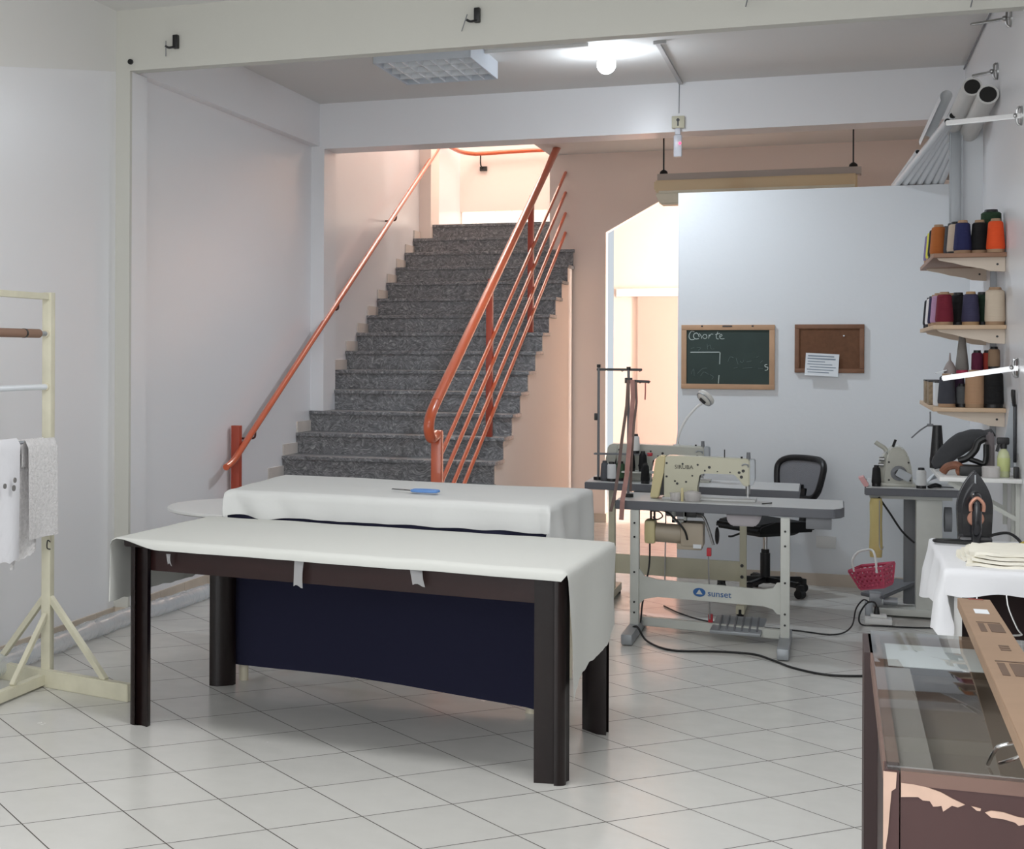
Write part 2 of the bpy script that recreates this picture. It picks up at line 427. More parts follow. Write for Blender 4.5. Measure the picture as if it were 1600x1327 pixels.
for zz in (3.235, 3.042, 2.843, 2.657):
    def bz(y, zz=zz): return zz+(y-14.7)*.482
    y1 = 9.86
    y1 = max(9.86, 14.7-(zz-.36)/.482 if zz < 2.8 else 9.86)
    part('bar', MB().tube([(GX, 14.915, bz(14.915)), (GX, y1, bz(y1))], .0145, 10, 0), M_ORANGE, rl)
# landing rail
lr = thing('landing_handrail', 'orange handrail on the wall at the top of the stairs', 'handrail', (-3.4, 17.2, 2.93))
part('rail', MB().tube([(-3.9, 15.95, 3.86), (-3.9, 16.9, 3.86), (-3.8, 17.2, 3.86), (-3.7, 17.22, 3.86), (-3.2, 17.22, 3.87), (-2.98, 17.22, 3.87), (-2.9, 17.15, 3.89), (-2.85, 16.9, 3.93)], .024, 12, 5), M_ORANGE, lr)
part('bracket', MB().tube([(-3.72, 17.22, 3.85), (-3.72, 17.23, 3.73), (-3.7, 17.3, 3.7)], .008, 8, 4).box((-3.74, 17.27, 3.67), (-3.66, 17.3, 3.72)), M_SCREW, lr)

# ================================================================== FRONT TABLE
tb = thing('work_table', 'dark brown wooden table with thick legs under the white sheet', 'table', (-1.85, 6.3, 0))
FL, FR, BR, BL = Vector((-2.815, 5.985, 0)), Vector((-.922, 5.745, 0)), Vector((-.880, 6.69, 0)), Vector((-2.775, 6.93, 0))
def q1(u, v, z=0):
    p = (FL*(1-u)+FR*u)*(1-v)+(BL*(1-u)+BR*u)*v; return Vector((p.x, p.y, z))
def leg(u, v, su, sv):
    """L-shaped leg with a rounded outer corner; su, sv point inwards"""
    w, d, tu, tv, r = (.0525 if u == 0 else .060), .127, .0165, .034, .038
    ru, rv = r/1.91, r/.945
    P = [(w, 0), (w, tv), (tu*1.3, d*.8), (0, d*.8)]
    P += [(ru*(1-math.sin(k*PI/10)), rv*(1-math.cos(k*PI/10))) for k in range(0, 6)]
    a = [q1(u+su*x, v+sv*y) for x, y in P]
    return MB().prism(a if su*sv > 0 else a[::-1], (0, 0, .765))
lx, ly = .0525, .127
for u, v, a, b in ((0, 0, 1, 1), (1, 0, -1, 1), (0, 1, 1, -1), (1, 1, -1, -1)):
    part('leg', leg(u, v, a, b), M_ESP, tb, ang=50)
def apron(u0, v0, u1, v1):
    return MB().prism([q1(u0, v0, .665), q1(u1, v0, .665), q1(u1, v1, .665), q1(u0, v1, .665)], (0, 0, .1))
part('apron', apron(.017, .035, .983, .06), M_ESP2, tb); part('apron', apron(.017, .94, .983, .965), M_ESP2, tb)
part('apron', apron(.018, .06, .03, .94), M_ESP2, tb); part('apron', apron(.97, .06, .982, .94), M_ESP2, tb)
part('table_top', MB().prism([q1(-.008, -.01, .765), q1(.999, -.01, .765), q1(.999, 1.01, .765), q1(-.008, 1.01, .765)], (0, 0, .03), .004), M_ESP, tb)

# sheet draped over it
def over(x, e0, e1):           # how far past the edges, and which side
    if x < e0: return e0-x, -1
    if x > e1: return x-e1, 1
    return 0, 0
def sheet(s, t):
    W = 1.91; D = .95
    # s -> along table, t -> across
    ls = .30; rs = .47-.11*t
    a = -ls+(W+.045+ls+rs)*s - .045           # path coordinate along length
    b = -.062+(D+.062+.03)*t
    oa, sa = over(a, -.045, W-.003); ob, sb = over(b, -.012, D+.01)
    ae = min(max(a, -.045), W-.003); be = min(max(b, -.012), D+.01)
    p = q1(ae/W, be/D, .802)
    n = Vector((p.x*6, p.y*6, 0)); wob = noise.noise(Vector((a*4, b*4, 1)))*.003
    p.z += wob
    r = .035 if sa < 0 else .02
    if oa:
        k = min(oa/(r), PI/2)
        p.x += sa*r*math.sin(k)*1.0; p.z -= r*(1-math.cos(k))
        dn = max(0, oa-r*PI/2); p.z -= dn
        p.x += sa*(.02*dn + .012*math.sin(b*9+2*sa)*min(1, dn*5))
        p.z += .012*noise.noise(Vector((b*14, 3+sa, 0)))*min(1, dn*6) if s in (0, 1) else 0
        if sa < 0: p.x -= dn*.03
    if ob:
        rr = .018; k = min(ob/rr, PI/2)
        cf = sm(0, .22, a+.045) if not oa else 0
        p.y += sb*rr*math.sin(k)*(.4+.6*cf); p.z -= (rr*(1-math.cos(k))+max(0, ob-rr*PI/2))*(.12+.88*cf if not oa else .12)
        p.y += sb*(.006*math.sin(a*7)+.004*noise.noise(Vector((a*9, 0, 5))))
    if oa and sa > 0 and t < .12: p.z -= .03*(1-t/.12)*min(1, oa*3)
    return p
m = MB(); m.grid(sheet, 120, 44)
sheet_o = solo('sheet', m, M_SHEET, 'white cotton sheet draped over the front dark table', 'sheet', (-1.85, 6.3, .80), ang=80)
# tape scraps on the apron
def tape_strip(u, z0, z1, w, lean, label):
    c = q1(u, .012); m = MB()
    def f(s, t): 
        return Vector((c.x+(s-.5)*w+lean*t, c.y-.006-.012*math.sin(t*3)*s, z0+(z1-z0)*t+.006*math.sin(s*5)*(t)))
    m.grid(f, 5, 8, .0006)
    return solo('tape_strip', m, M_TAPE, label, 'tape', tuple(c+Vector((0, -.006, z0))), ang=60)
tape_strip(.105, .745, .70, .02, .008, 'small clear tape scrap near the left end of the dark table apron')
tape_strip(.428, .76, .655, .04, -.004, 'long clear tape strip hanging at the middle of the dark table apron')
tape_strip(.692, .765, .70, .05, .012, 'wide folded clear tape scrap right of the long strip on the apron')

# ================================================================== BACK TABLE
t2 = thing('cutting_table', 'cream legged table under white cloth and navy drape behind the dark table', 'table', (-2., 7.4, 0))
A0, A1, A2, A3 = Vector((-2.735, 7.0, 0)), Vector((-1.175, 6.845, 0)), Vector((-1.135, 7.745, 0)), Vector((-2.79, 7.97, 0))
def q2(u, v, z=0):
    p = (A0*(1-u)+A1*u)*(1-v)+(A3*(1-u)+A2*u)*v; return Vector((p.x, p.y, z))
for u, v in ((.04, .03), (.95, .03), (.27, .94), (.95, .94)):
    c = q2(u, v); part('leg', MB().cyl((c.x, c.y, 0), (c.x, c.y, .86), .022, .035, 14), M_CREAMW, t2)
part('table_top', MB().prism([q2(0.005, .005, .86), q2(.995, .005, .86), q2(.995, .995, .86), q2(.005, .995, .86)], (0, 0, .065)), M_CREAMW, t2)
part('apron', MB().prism([q2(.06, .05, .78), q2(.94, .05, .78), q2(.94, .9, .78), q2(.06, .9, .78)], (0, 0, .08)), M_CREAMW, t2)
def cloth2(s, t):
    W, D = 1.57, .92
    ls = .13; rs = .34
    a = -ls+(W+ls+rs)*s; b = -.135+(D+.135+.12)*t
    oa, sa = over(a, 0, W); ob, sb = over(b, 0, D)
    p = q2(min(max(a, 0), W)/W, min(max(b, 0), D)/D, .932)
    p.z += .004*noise.noise(Vector((a*3, b*5, 2)))
    r = .02
    tot = 0
    if oa:
        k = min(oa/r, PI/2); p.x += sa*r*math.sin(k); dn = r*(1-math.cos(k))+max(0, oa-r*PI/2)
        p.x += sa*(.03*dn+.02*math.sin(b*11)*min(1, dn*4)); tot = dn
    if ob:
        k = min(ob/r, PI/2); p.y += sb*r*math.sin(k); dn = r*(1-math.cos(k))+max(0, ob-r*PI/2)
        p.y += sb*(.02*dn+.010*noise.noise(Vector((a*5, 0, 1)))*min(1, dn*8)); tot = max(tot, dn)
        if sb < 0 and oa == 0: p.z += .012*noise.noise(Vector((a*4, 9, 1)))*min(1, dn*8)
    if oa and ob: p.x += sa*.02*min(oa, ob)*3; p.y += sb*.02
    p.z -= tot
    if ob and sb < 0:
        p.z += .010*math.sin(a*19)*sm(.7, 0, a)*min(1, ob*9)+.006*noise.noise(Vector((a*9, 4, b*6)))*min(1, ob*9)
        p.y -= .022*abs(math.sin(a*14+b*10))*sm(.6, .05, a)*min(1, ob*10)
    if oa and sa > 0: p.x += .02*math.sin(b*16)*min(1, oa*6)
    return p
c2 = solo('table_cloth', MB().grid(cloth2, 96, 56), M_SHEET2, 'thick white cloth folded over the back table in front of the stairs', 'cloth', (-2, 7.4, .93), ang=80)
# navy drape on the near long side and right side
def navy(s, t):
    W = 1.62; a = -.02+W*s
    p = q2(min(max(a/1.57, -.01), 1.0), -.012, 0)
    zb = .085-.06*s+.02*math.sin(s*PI)-.015*sm(.92, 1, s)
    p.z = zb+(.855-zb)*t
    p.y += -.018*math.sin(s*9+1)*(1-t)*.6-.012*(1-t)+.004*noise.noise(Vector((a*6, t*3, 0)))
    return p
m = MB(); m.grid(navy, 70, 24, .003)
def navy_r(s, t):
    p = q2(1.012, -.012+.75*s, 0); zb = .12-.03*math.sin(s*8); p.z = zb+(.855-zb)*t; p.x += .012*math.sin(s*14)*(1-t); return p
solo('drape', m, M_NAVY, 'dark navy cloth hanging to the floor under the back table', 'drape', (-2., 6.92, 0), ang=80)
# scissors with blue handles
sx = thing('scissors', 'pair of scissors with blue handles on the white cloth', 'scissors', (-1.85, 7.15, .937))
P0 = Vector((-1.98, 7.19, .942)); P1 = Vector((-1.735, 7.11, .942))
dv = (P1-P0)
part('blade', MB().prism([P0, P0+dv*.48+Vector((0, .010, 0)), P0+dv*.5-Vector((0, .004, 0))], (0, 0, .004)), M_STEEL, sx)
part('blade', MB().prism([P0+Vector((0, .012, .003)), P0+dv*.5+Vector((0, .002, .003)), P0+dv*.48-Vector((0, .012, -.003))], (0, 0, .003)), M_SCREW, sx)
part('pivot', MB().cyl(P0+dv*.46, P0+dv*.46+Vector((0, 0, .009)), .007, n=12), M_SCREW, sx)
for s_ in (-1, 1):
    c = P0+dv*.74+Vector((0, s_*.020, .006))
    ring = [c+Vector((.062*math.cos(k*PI/6), .018*math.sin(k*PI/6)-.012*math.cos(k*PI/6)*.5, 0)) for k in range(12)]
    part('handle', MB().tube(ring, .007, 8, 3, True), mat('blue_handle', (96, 140, 200), .35), sx)

# round white table by the wall
rt = thing('round_table', 'round white table top beside the left wall behind the sheet table', 'table', (-2.995, 8.085, 0))
part('table_top', MB().lathe([(.0, .715), (.5, .715), (.512, .722), (.512, .732), (.505, .737), (0, .737)], (-2.995, 8.085, 0), 64), M_WHITE, rt)
part('pedestal', MB().cyl((-2.995, 8.085, .03), (-2.995, 8.085, .72), .04), M_ALU, rt)
part('base', MB().lathe([(.27, 0), (.27, .012), (.05, .04), (.04, .06)], (-2.995, 8.085, 0), 32), M_ALU, rt)

# ================================================================== GARMENT RACK
rk = thing('garment_rack', 'cream wooden garment rack standing along the left wall', 'rack', (-3.5, 6.5, 0))
RX, RY = -3.505, 6.55
for yy in (RY, 4.7):
    part('post', MB().box((RX-.024, yy-.022, .07), (RX+.024, yy+.022, 1.885), .003), M_RACK, rk)
    part('foot', MB().bar((RX-.36, yy+.06, .04), (RX+.52, yy-.17, .04), .045, .08, .003), M_RACK, rk)
    part('brace', MB().bar((RX+.015, yy, .42), (RX+.37, yy-.12, .075), .028, .028, .002), M_RACK, rk)
    part('brace', MB().bar((RX-.015, yy, .42), (RX-.3, yy+.05, .075), .028, .028, .002), M_RACK, rk)
part('brace', MB().bar((RX, RY-.02, .34), (RX-.002, RY-.34, .06), .024, .024, .002), M_RACK, rk)
part('spur', MB().bar((RX, RY-.01, .035), (RX+.002, RY-.6, .035), .04, .05, .003), M_RACK, rk)
part('top_bar', MB().bar((RX, 4.7, 1.865), (RX, RY, 1.865), .03, .03, .002), M_RACK, rk)
part('rod', MB().cyl((RX, 4.72, 1.432), (RX, RY-.02, 1.432), .014), mat('white_enamel_rod', (222, 227, 232), .3), rk, 'pale metal rod')
part('rod', MB().cyl((RX, 4.72, 1.175), (RX, RY-.02, 1.175), .012), M_ALU, rk)
part('rod', MB().cyl((RX, 4.72, 1.687), (RX, RY-.02, 1.687), .012), M_ALU, rk)
for z in (1.432, 1.687):
    part('peg', MB().cyl((RX, RY-.035, z), (RX, RY-.015, z), .018, n=14), M_CREAMW, rk)
part('hook', MB().tube([(RX+.026, RY-.025, .69), (RX+.028, RY-.055, .70), (RX+.028, RY-.06, .665), (RX+.026, RY-.025, .655)], .003, 6, 4), M_BLACK, rk)
ct = thing('cardboard_tube', 'brown cardboard tube on the upper rod of the garment rack', 'tube', (RX, 6.1, 1.687))
m = MB(); m.cyl((RX, 4.9, 1.687), (RX, 6.45, 1.687), .021); part('tube', m, mat('brown_kraft_tube', (138, 108, 90), .7), ct)
part('band', MB().cyl((RX, 6.30, 1.687), (RX, 6.315, 1.687), .0222), M_SCREW, ct)
M_LACE = mat('white_lace', (222, 220, 220), .9, bump=.7, bscale=90, var=.10, vscale=55)
M_EYE = mat('white_eyelet_cotton', (228, 228, 232), .9, bump=.2, bscale=40)
def hang(y0, y1, zb, x, flare, sc, ph, amp):
    def f(s, t):
        # t: 0 = bottom front, .5+ = over rod, 1 = back
        y = y0+(y1-y0)*s
        L1 = 1.19-zb(s)
        q = t*1.3
        if q < 1: z = 1.19-L1*(1-q); xx = x+.018
        else: z = 1.19-(q-1)*L1*.9; xx = x-.018
        if .97 < q < 1.03: xx = x; z = 1.192
        d = min(1, abs(1.19-z)*2.2)
        xx += amp*math.sin(s*sc+ph)*d*(1 if q < 1 else .5); y += flare*(s-.5)*d
        return Vector((xx, y, z))
    return f
m = MB(); m.grid(hang(6.10, 6.50, lambda s: .60+.16*s*s+.008*abs(math.sin(s*40)), RX, -.04, 11, 1, .022), 60, 40)
lc = solo('lace_cloth', m, M_LACE, 'white lace cloth with scalloped edge hanging next to the rack post', 'cloth', (RX, 6.3, 1.19), ang=80)
m = MB(); m.grid(hang(6.24, 6.525, lambda s: .73, RX+.045, 0, 6, 2, .006), 16, 24)
solo('lace_cloth', m, M_LACE, 'narrow straight lace cloth behind the scalloped one at the rack post', 'cloth', (RX+.03, 6.45, 1.19), ang=80)
m = MB(); m.grid(hang(5.5, 6.19, lambda s: .63+.012*abs(math.sin(s*30)), RX, 0, 16, 0, .016), 70, 30)
ew = thing('eyelet_cloth', 'white eyelet cloth with cut holes at the left edge of the rack', 'cloth', (RX+.03, 5.9, 1.2))
part('fabric', m.xf(Matrix.Translation((.03, 0, .012))), M_EYE, ew, ang=80)
for yy, zz, r in ((6.08, .985, .014), (6.09, 1.02, .012), (6.0, 1.0, .012), (5.9, .99, .014), (5.8, 1.0, .012)):
    m = MB(); m.cyl((RX+.075, yy, zz), (RX+.08, yy, zz), r, n=14); part('eyelet', m, mat('eyelet_shadow', (120, 118, 116), .9), ew)

# clear plastic roll lying along the wall
pr = MB(); path = [(-3.80, 5.6, .06), (-3.81, 6.6, .06), (-3.82, 7.4, .055), (-3.835, 8.1, .05), (-3.80, 8.7, .045), (-3.79, 9.3, .04)]
pr.tube(path, .052, 18, 14)
for v in pr.bm.verts:
    if v.co.y < 7: v.co.x += (v.co.x+3.81)*.9*sm(7.2, 6.2, v.co.y); v.co.z += (v.co.z-.03)*.3*sm(7.2, 6.2, v.co.y)
for v in pr.bm.verts:
    n = noise.noise(v.co*22)*.008+noise.noise(v.co*7)*.006; d = Vector((v.co.x+3.81, 0, v.co.z-.05)); 
    if d.length > .001: v.co += d.normalized()*n
    v.co.z = max(v.co.z, .002)
solo('plastic_roll', pr, M_FILM, 'long roll of clear plastic film on the floor along the left wall', 'plastic roll', (-3.81, 7.3, 0), ang=80)

# ================================================================== SEWING TABLE, MACHINES
def rot_about(p, a): return Matrix.Translation(Vector(p)) @ Matrix.Rotation(a, 4, 'Z') @ Matrix.Translation(-Vector(p))
s1 = thing('sewing_table', 'grey topped sewing machine table with white steel frame nearest the dark table', 'sewing table', (-.56, 9.2, 0))
top = [(-1.165, 9.03, .712), (-.05, 8.965, .712), (.0, 8.975, .712), (.035, 9.03, .712), (.05, 9.12, .712), (.05, 9.56, .712), (-1.165, 9.6, .712)]
part('table_top', MB().prism(top, (0, 0, .05), .004), M_EDGE, s1, 'dark grey edged board')
tin = [(-1.16, 9.038, .762), (-.05, 8.972, .762), (-.003, 8.982, .762), (.029, 9.033, .762), (.044, 9.122, .762), (.044, 9.555, .762), (-1.16, 9.593, .762)]
part('laminate', MB().prism(tin, (0, 0, .002)), M_LAM, s1, 'pale grey work surface')
def leg_frame(x, yf, yr, yl):
    part('leg', MB().box((x-.024, yl-.03, .06), (x+.024, yl+.03, .712), .004), M_FRAME, s1)
    part('foot', MB().box((x-.03, yf, .004), (x+.03, yr, .062), .008), M_ALU, s1, 'grey steel foot')
leg_frame(-1.055, 8.66, 9.38, 9.04); leg_frame(-.248, 8.55, 9.2, 8.93)
for x, y in ((-1.055, 9.04), (-.248, 8.93)):
    for z in (.64, .56, .36, .19, .13):
        part('bolt', MB().cyl((x, y-.034, z), (x, y-.03, z), .006, n=10), M_SCREW, s1)
yL, yR = 9.035, 8.925
sp = [(-1.078, yL, .385), (-1.03, yL, .375), (-1.0, yL, .335), (-.93, yL, .32), (-.36, yR+.02, .312), (-.31, yR, .325), (-.29, yR, .355), (-.225, yR, .36), (-.225, yR, .18), (-.29, yR, .185), (-.31, yR, .21), (-.36, yR+.02, .22), (-.93, yL, .222), (-1.0, yL, .205), (-1.03, yL, .175), (-1.078, yL, .165)]
part('stretcher', MB().prism(sp, (0, .02, 0)), M_FRAME, s1)
part('bottom_bar', MB().bar((-1.03, 9.2, .055), (-.24, 9.05, .055), .05, .05, .003), M_FRAME, s1)
# emblem and maker's name on the stretcher
em = MB(); em.lathe([(.034, 0), (.034, .002)], (0, 0, 0), 28); em.xf(Matrix.Translation((-.70, 8.9985, .268)) @ Matrix.Rotation(-.157, 4, 'Z') @ FACE @ Matrix.Diagonal((1, .72, 1, 1)))
eo = part('emblem', em, M_BLUE, s1, 'blue oval emblem')
tri = MB(); tri.prism([(-.718, 8.9985, .257), (-.682, 8.9935, .257), (-.70, 8.996, .285)], (0, .001, 0)); part('emblem_mark', tri, M_FRAME, eo)
text('lettering', 'sunset', .05, Matrix.Translation((-.592, 8.979, .266)) @ Matrix.Rotation(-.157, 4, 'Z') @ FACE, M_BLUE, s1)
part('drawer', MB().box((-.145, 8.99, .65), (-.015, 9.3, .711), .004), M_GREYP, s1)
part('control_box', MB().prism([(-.56, 9.02, .711), (-.375, 9.02, .711), (-.385, 9.02, .67), (-.41, 9.02, .645), (-.53, 9.02, .645), (-.555, 9.02, .67)], (0, .16, 0), .006), mat('mauve_grey_plastic', (166, 160, 164), .45), s1)
# motor under the table
mo = part('motor', MB().cyl((-.955, 9.2, .572), (-.79, 9.2, .565), .055, n=28), M_MOTOR, s1)
part('motor_box', MB().box((-.815, 9.13, .505), (-.69, 9.27, .64), .012), M_MOTOR, mo)
part('motor_step', MB().box((-.835, 9.14, .485), (-.70, 9.25, .52), .006), M_MOTOR, mo)
part('pulley_cover', MB().box((-1.015, 9.13, .51), (-.955, 9.26, .645), .016), M_GUARD, mo, 'cream pulley cover')
part('sticker', MB().box((-.745, 9.127, .497), (-.70, 9.129, .52)), M_PAPER, mo)
part('hanger', MB().box((-.865, 9.16, .635), (-.785, 9.22, .65)).box((-.865, 9.16, .635), (-.85, 9.22, .712)).box((-.80, 9.16, .635), (-.785, 9.22, .712)), M_FRAME, mo)
part('motor_cable', MB().tube([(-.98, 9.15, .70), (-.9, 9.11, .705), (-.84, 9.1, .66), (-.79, 9.1, .60), (-.775, 9.115, .545)], .006, 8), M_RUB, mo)
part('belt', MB().tube([(-.985, 9.2, .645), (-.985, 9.2, .712)], .006, 8, 0).tube([(-.965, 9.2, .645), (-.965, 9.2, .712)], .006, 8, 0), M_RUB, mo)
part('cable_loop', MB().tube([(-.97, 9.12, .70), (-.93, 9.1, .70), (-.91, 9.1, .675), (-.94, 9.1, .655), (-.965, 9.1, .67)], .004, 6), M_RUB, mo)
part('hanging_cable', MB().tube([(-.985, 9.15, .515), (-.985, 9.13, .40), (-1.0, 9.1, .28), (-1.02, 9.09, .16), (-1.03, 9.08, .05), (-1.05, 9.0, .01)], .005, 8), M_RUB, mo)
kl = part('knee_lifter', MB().tube([(-.76, 9.18, .69), (-.71, 9.16, .685), (-.685, 9.15, .665), (-.66, 9.14, .60), (-.635, 9.13, .52)], .008, 10), M_STEEL, s1)
part('knee_pad', MB().sphere((-.615, 9.13, .575), .05, (.25, .7, 1.0)), M_BLACK, kl)
part('shaft', MB().box((-.80, 9.16, .668), (-.73, 9.2, .705), .004), M_SCREW, kl)
pd = part('treadle', MB().box((-.635, 8.98, .062), (-.365, 9.3, .082), .006, Matrix.Rotation(-.06, 3, 'Z') @ Matrix.Rotation(.12, 3, 'X')), M_ALU, s1)
for k in range(6):
    part('rib', MB().box((-.60+.04*k, 9.0, .082), (-.59+.04*k, 9.28, .09), .002, Matrix.Rotation(.12, 3, 'X')), M_GREYP, pd)
part('pull_rod', MB().tube([(-.665, 9.16, .495), (-.652, 9.12, .10)], .004, 8, 0), M_STEEL, s1)
for z, dz in ((.475, .05), (.10, -.03)):
    part('rod_joint', MB().box((-.672+.01*(z < .2), 9.135, z-.02), (-.648+.01*(z < .2), 9.175, z+.025), .003), M_RED, s1, 'red rod joint')

def machine(name, label, o, L, Hh, dep, body, guard, brand, group=None, rear=False):
    """flat-bed sewing machine seen from behind; o = base left corner on the table, y runs away from the viewer"""
    x, y, z = o
    t = thing(name, label, 'sewing machine', (x+L/2, y+dep/2, z))
    part('bed', MB().box((x-.01, y-.02, z), (x+L*1.02, y+dep+.03, z+.012), .003), M_LAM if not rear else body, t)
    P = [(0, .012), (0, .93), (.02, .985), (.06, 1.0), (.93, .965), (.955, .95), (.955, .36), (.89, .345), (.80, .62), (.775, .64), (.46, .64), (.41, .62), (.385, .56), (.37, .012)]
    part('body', MB().prism([(x+a*L, y, z+b*Hh) for a, b in P], (0, dep, 0), .010), body, t)
    part('belt_guard', MB().prism([(x-.16*L, y-.005, z+.004), (x-.06*L, y-.005, z+.004), (x-.005*L, y-.005, z+.60*Hh), (x+.02*L, y-.005, z+.97*Hh), (x-.005*L, y-.005, z+.995*Hh), (x-.06*L, y-.005, z+.985*Hh), (x-.095*L, y-.005, z+.92*Hh)], (0, dep*.9, 0), .006), guard, t)
    part('guard_slot', MB().box((x-.045*L, y+.01, z+.02), (x-.002, y+dep*.8, z+.58*Hh)), M_BLACK, t)
    part('face_plate', MB().prism([(x+.955*L, y+.008, z+.38*Hh), (x+.955*L, y+.008, z+.965*Hh), (x+1.01*L, y+.008, z+.95*Hh), (x+1.012*L, y+.008, z+.5*Hh), (x+.985*L, y+.008, z+.36*Hh)], (0, dep*.85, 0), .004), M_ALU, t)
    nb = part('needle_bar', MB().cyl((x+.93*L, y+dep/2, z+.16*Hh), (x+.93*L, y+dep/2, z+.36*Hh), .013).cyl((x+.93*L, y+dep/2, z+.10*Hh), (x+.93*L, y+dep/2, z+.17*Hh), .008), M_STEEL, t)
    part('presser_foot', MB().box((x+.92*L, y+dep/2-.01, z+.02), (x+.945*L, y+dep/2+.02, z+.10*Hh), .002), M_STEEL, nb)
    part('pressure_knob', MB().cyl((x+.935*L, y+dep/2, z+.96*Hh), (x+.935*L, y+dep/2, z+1.11*Hh), .012, .010), M_GREYP, t)
    part('thread_pin', MB().cyl((x+.67*L, y+dep/2, z+.96*Hh), (x+.67*L, y+dep/2, z+1.16*Hh), .003, n=8), M_SCREW, t)
    part('oil_cap', MB().cyl((x+.86*L, y+dep/2, z+.965*Hh), (x+.86*L, y+dep/2, z+1.01*Hh), .006, n=10), M_SCREW, t)
    for a, b, r in ((.03, .83, .006), (.21, .82, .006), (.38, .81, .006), (.51, .76, .008), (.46, .68, .005), (.60, .67, .004), (.74, .66, .004), (.84, .66, .008), (.885, .70, .009), (.865, .56, .009), (.03, .52, .006), (.125, .42, .006), (.15, .365, .007), (.25, .41, .006), (.32, .555, .005)):
        part('screw', MB().cyl((x+a*L, y-.003, z+b*Hh), (x+a*L, y+.004, z+b*Hh), r, n=10), M_SCREW, t)
    part('thread_guide', MB().tube([(x+.87*L, y-.006, z+.82*Hh), (x+.9*L, y-.012, z+.86*Hh), (x+.935*L, y-.01, z+.84*Hh), (x+.94*L, y-.004, z+.79*Hh)], .004, 8), M_ALU, t)
    if brand: text('brand_lettering', brand, .032, Matrix.Translation((x+.225*L, y-.0012, z+.745*Hh)) @ FACE, M_PRINT, t)
    return t
machine('sewing_machine', 'ivory flatbed sewing machine with cream belt guard on the nearest sewing table', (-.915, 9.22, .764), .49, .25, .13, M_MACH, M_GUARD, 'SIRUBA')
# plastic cup and pin box on the table
M_CUP = mat('clear_plastic_pot', (216, 212, 210), .15, alpha=.42, spec=.7)
solo('plastic_pot', MB().lathe([(.028, 0), (.034, .045), (.035, .046), (.031, .044), (.026, .004)], (-.84, 9.12, .765), 22), M_CUP, 'small clear plastic pot left of the cream peg on the sewing table', 'pot', (-.84, 9.12, .765))
solo('plastic_pot', MB().lathe([(.042, 0), (.050, .04), (.046, .052), (.02, .06), (.016, .058), (.042, .048), (.046, .04), (.038, .004)], (-.75, 9.12, .765), 24), M_CUP, 'wider clear lidded pot right of the cream peg on the sewing table', 'pot', (-.75, 9.12, .765))
solo('peg', MB().box((-.81, 9.1, .764), (-.797, 9.113, .84), .002), M_GUARD, 'thin cream upright peg between two clear plastic pots', 'peg', (-.80, 9.107, .764))
solo('tool_tip', MB().bar((-.375, 9.1, .768), (-.325, 9.13, .772), .006, .006), M_SCREW, 'small dark metal pick lying right of the sewing needle', 'tool', (-.35, 9.11, .764))

# second table and machine
s2 = thing('sewing_table', 'cream framed sewing table with grey edge in front of the white partition', 'sewing table', (-.83, 10.25, 0))
top2 = [(-1.485, 10.02, .735), (-.195, 9.86, .735), (-.2, 10.46, .735), (-1.50, 10.62, .735)]
part('table_top', MB().prism(top2, (0, 0, .045), .004), M_EDGE, s2, 'dark grey edged board')
part('laminate', MB().prism([(-1.48, 10.027, .78), (-.2, 9.868, .78), (-.205, 10.452, .78), (-1.494, 10.612, .78)], (0, 0, .002)), M_LAM, s2)
for x, y in ((-1.345, 10.28), (-.53, 10.18)):
    part('leg', MB().box((x-.02, y-.03, .07), (x+.02, y+.03, .735), .004), M_FRAMEC, s2)
    part('foot', MB().box((x-.025, y-.32, .02), (x+.025, y+.3, .072), .006), M_FRAMEC, s2)
    part('caster', MB().cyl((x, y-.3, 0), (x, y-.3, .05), .022, n=14), M_BLACK, s2)
    part('caster', MB().cyl((x, y+.28, 0), (x, y+.28, .05), .022, n=14), M_BLACK, s2)
part('stretcher', MB().box((-1.36, 10.22, .175), (-.51, 10.24, .30), .004, Matrix.Rotation(-.11, 3, 'Z')), M_FRAMEC, s2)
for z in (.21, .28):
    part('bolt', MB().cyl((-.535, 10.14, z), (-.535, 10.15, z), .010, n=12), M_SCREW, s2)
part('drawer', MB().box((-.42, 9.92, .68), (-.27, 10.2, .734), .004), M_FRAMEC, s2)
part('motor', MB().cyl((-1.0, 10.3, .62), (-.78, 10.28, .62), .065, n=24).box((-1.2, 10.2, .62), (-1.0, 10.4, .735), .01), M_GREYP, s2)
part('pull_rod', MB().cyl((-1.005, 10.2, .10), (-1.005, 10.25, .60), .004, n=8), M_STEEL, s2)
part('wing_nut', MB().sphere((-.995, 10.2, .50), .014, (1.2, .6, .8), 10), M_SCREW, s2)
machine('sewing_machine', 'pale grey sewing machine half hidden behind the ivory one, by the partition', (-1.32, 10.28, .782), .57, .235, .13, M_MACH2, M_MACH2, None, rear=True)
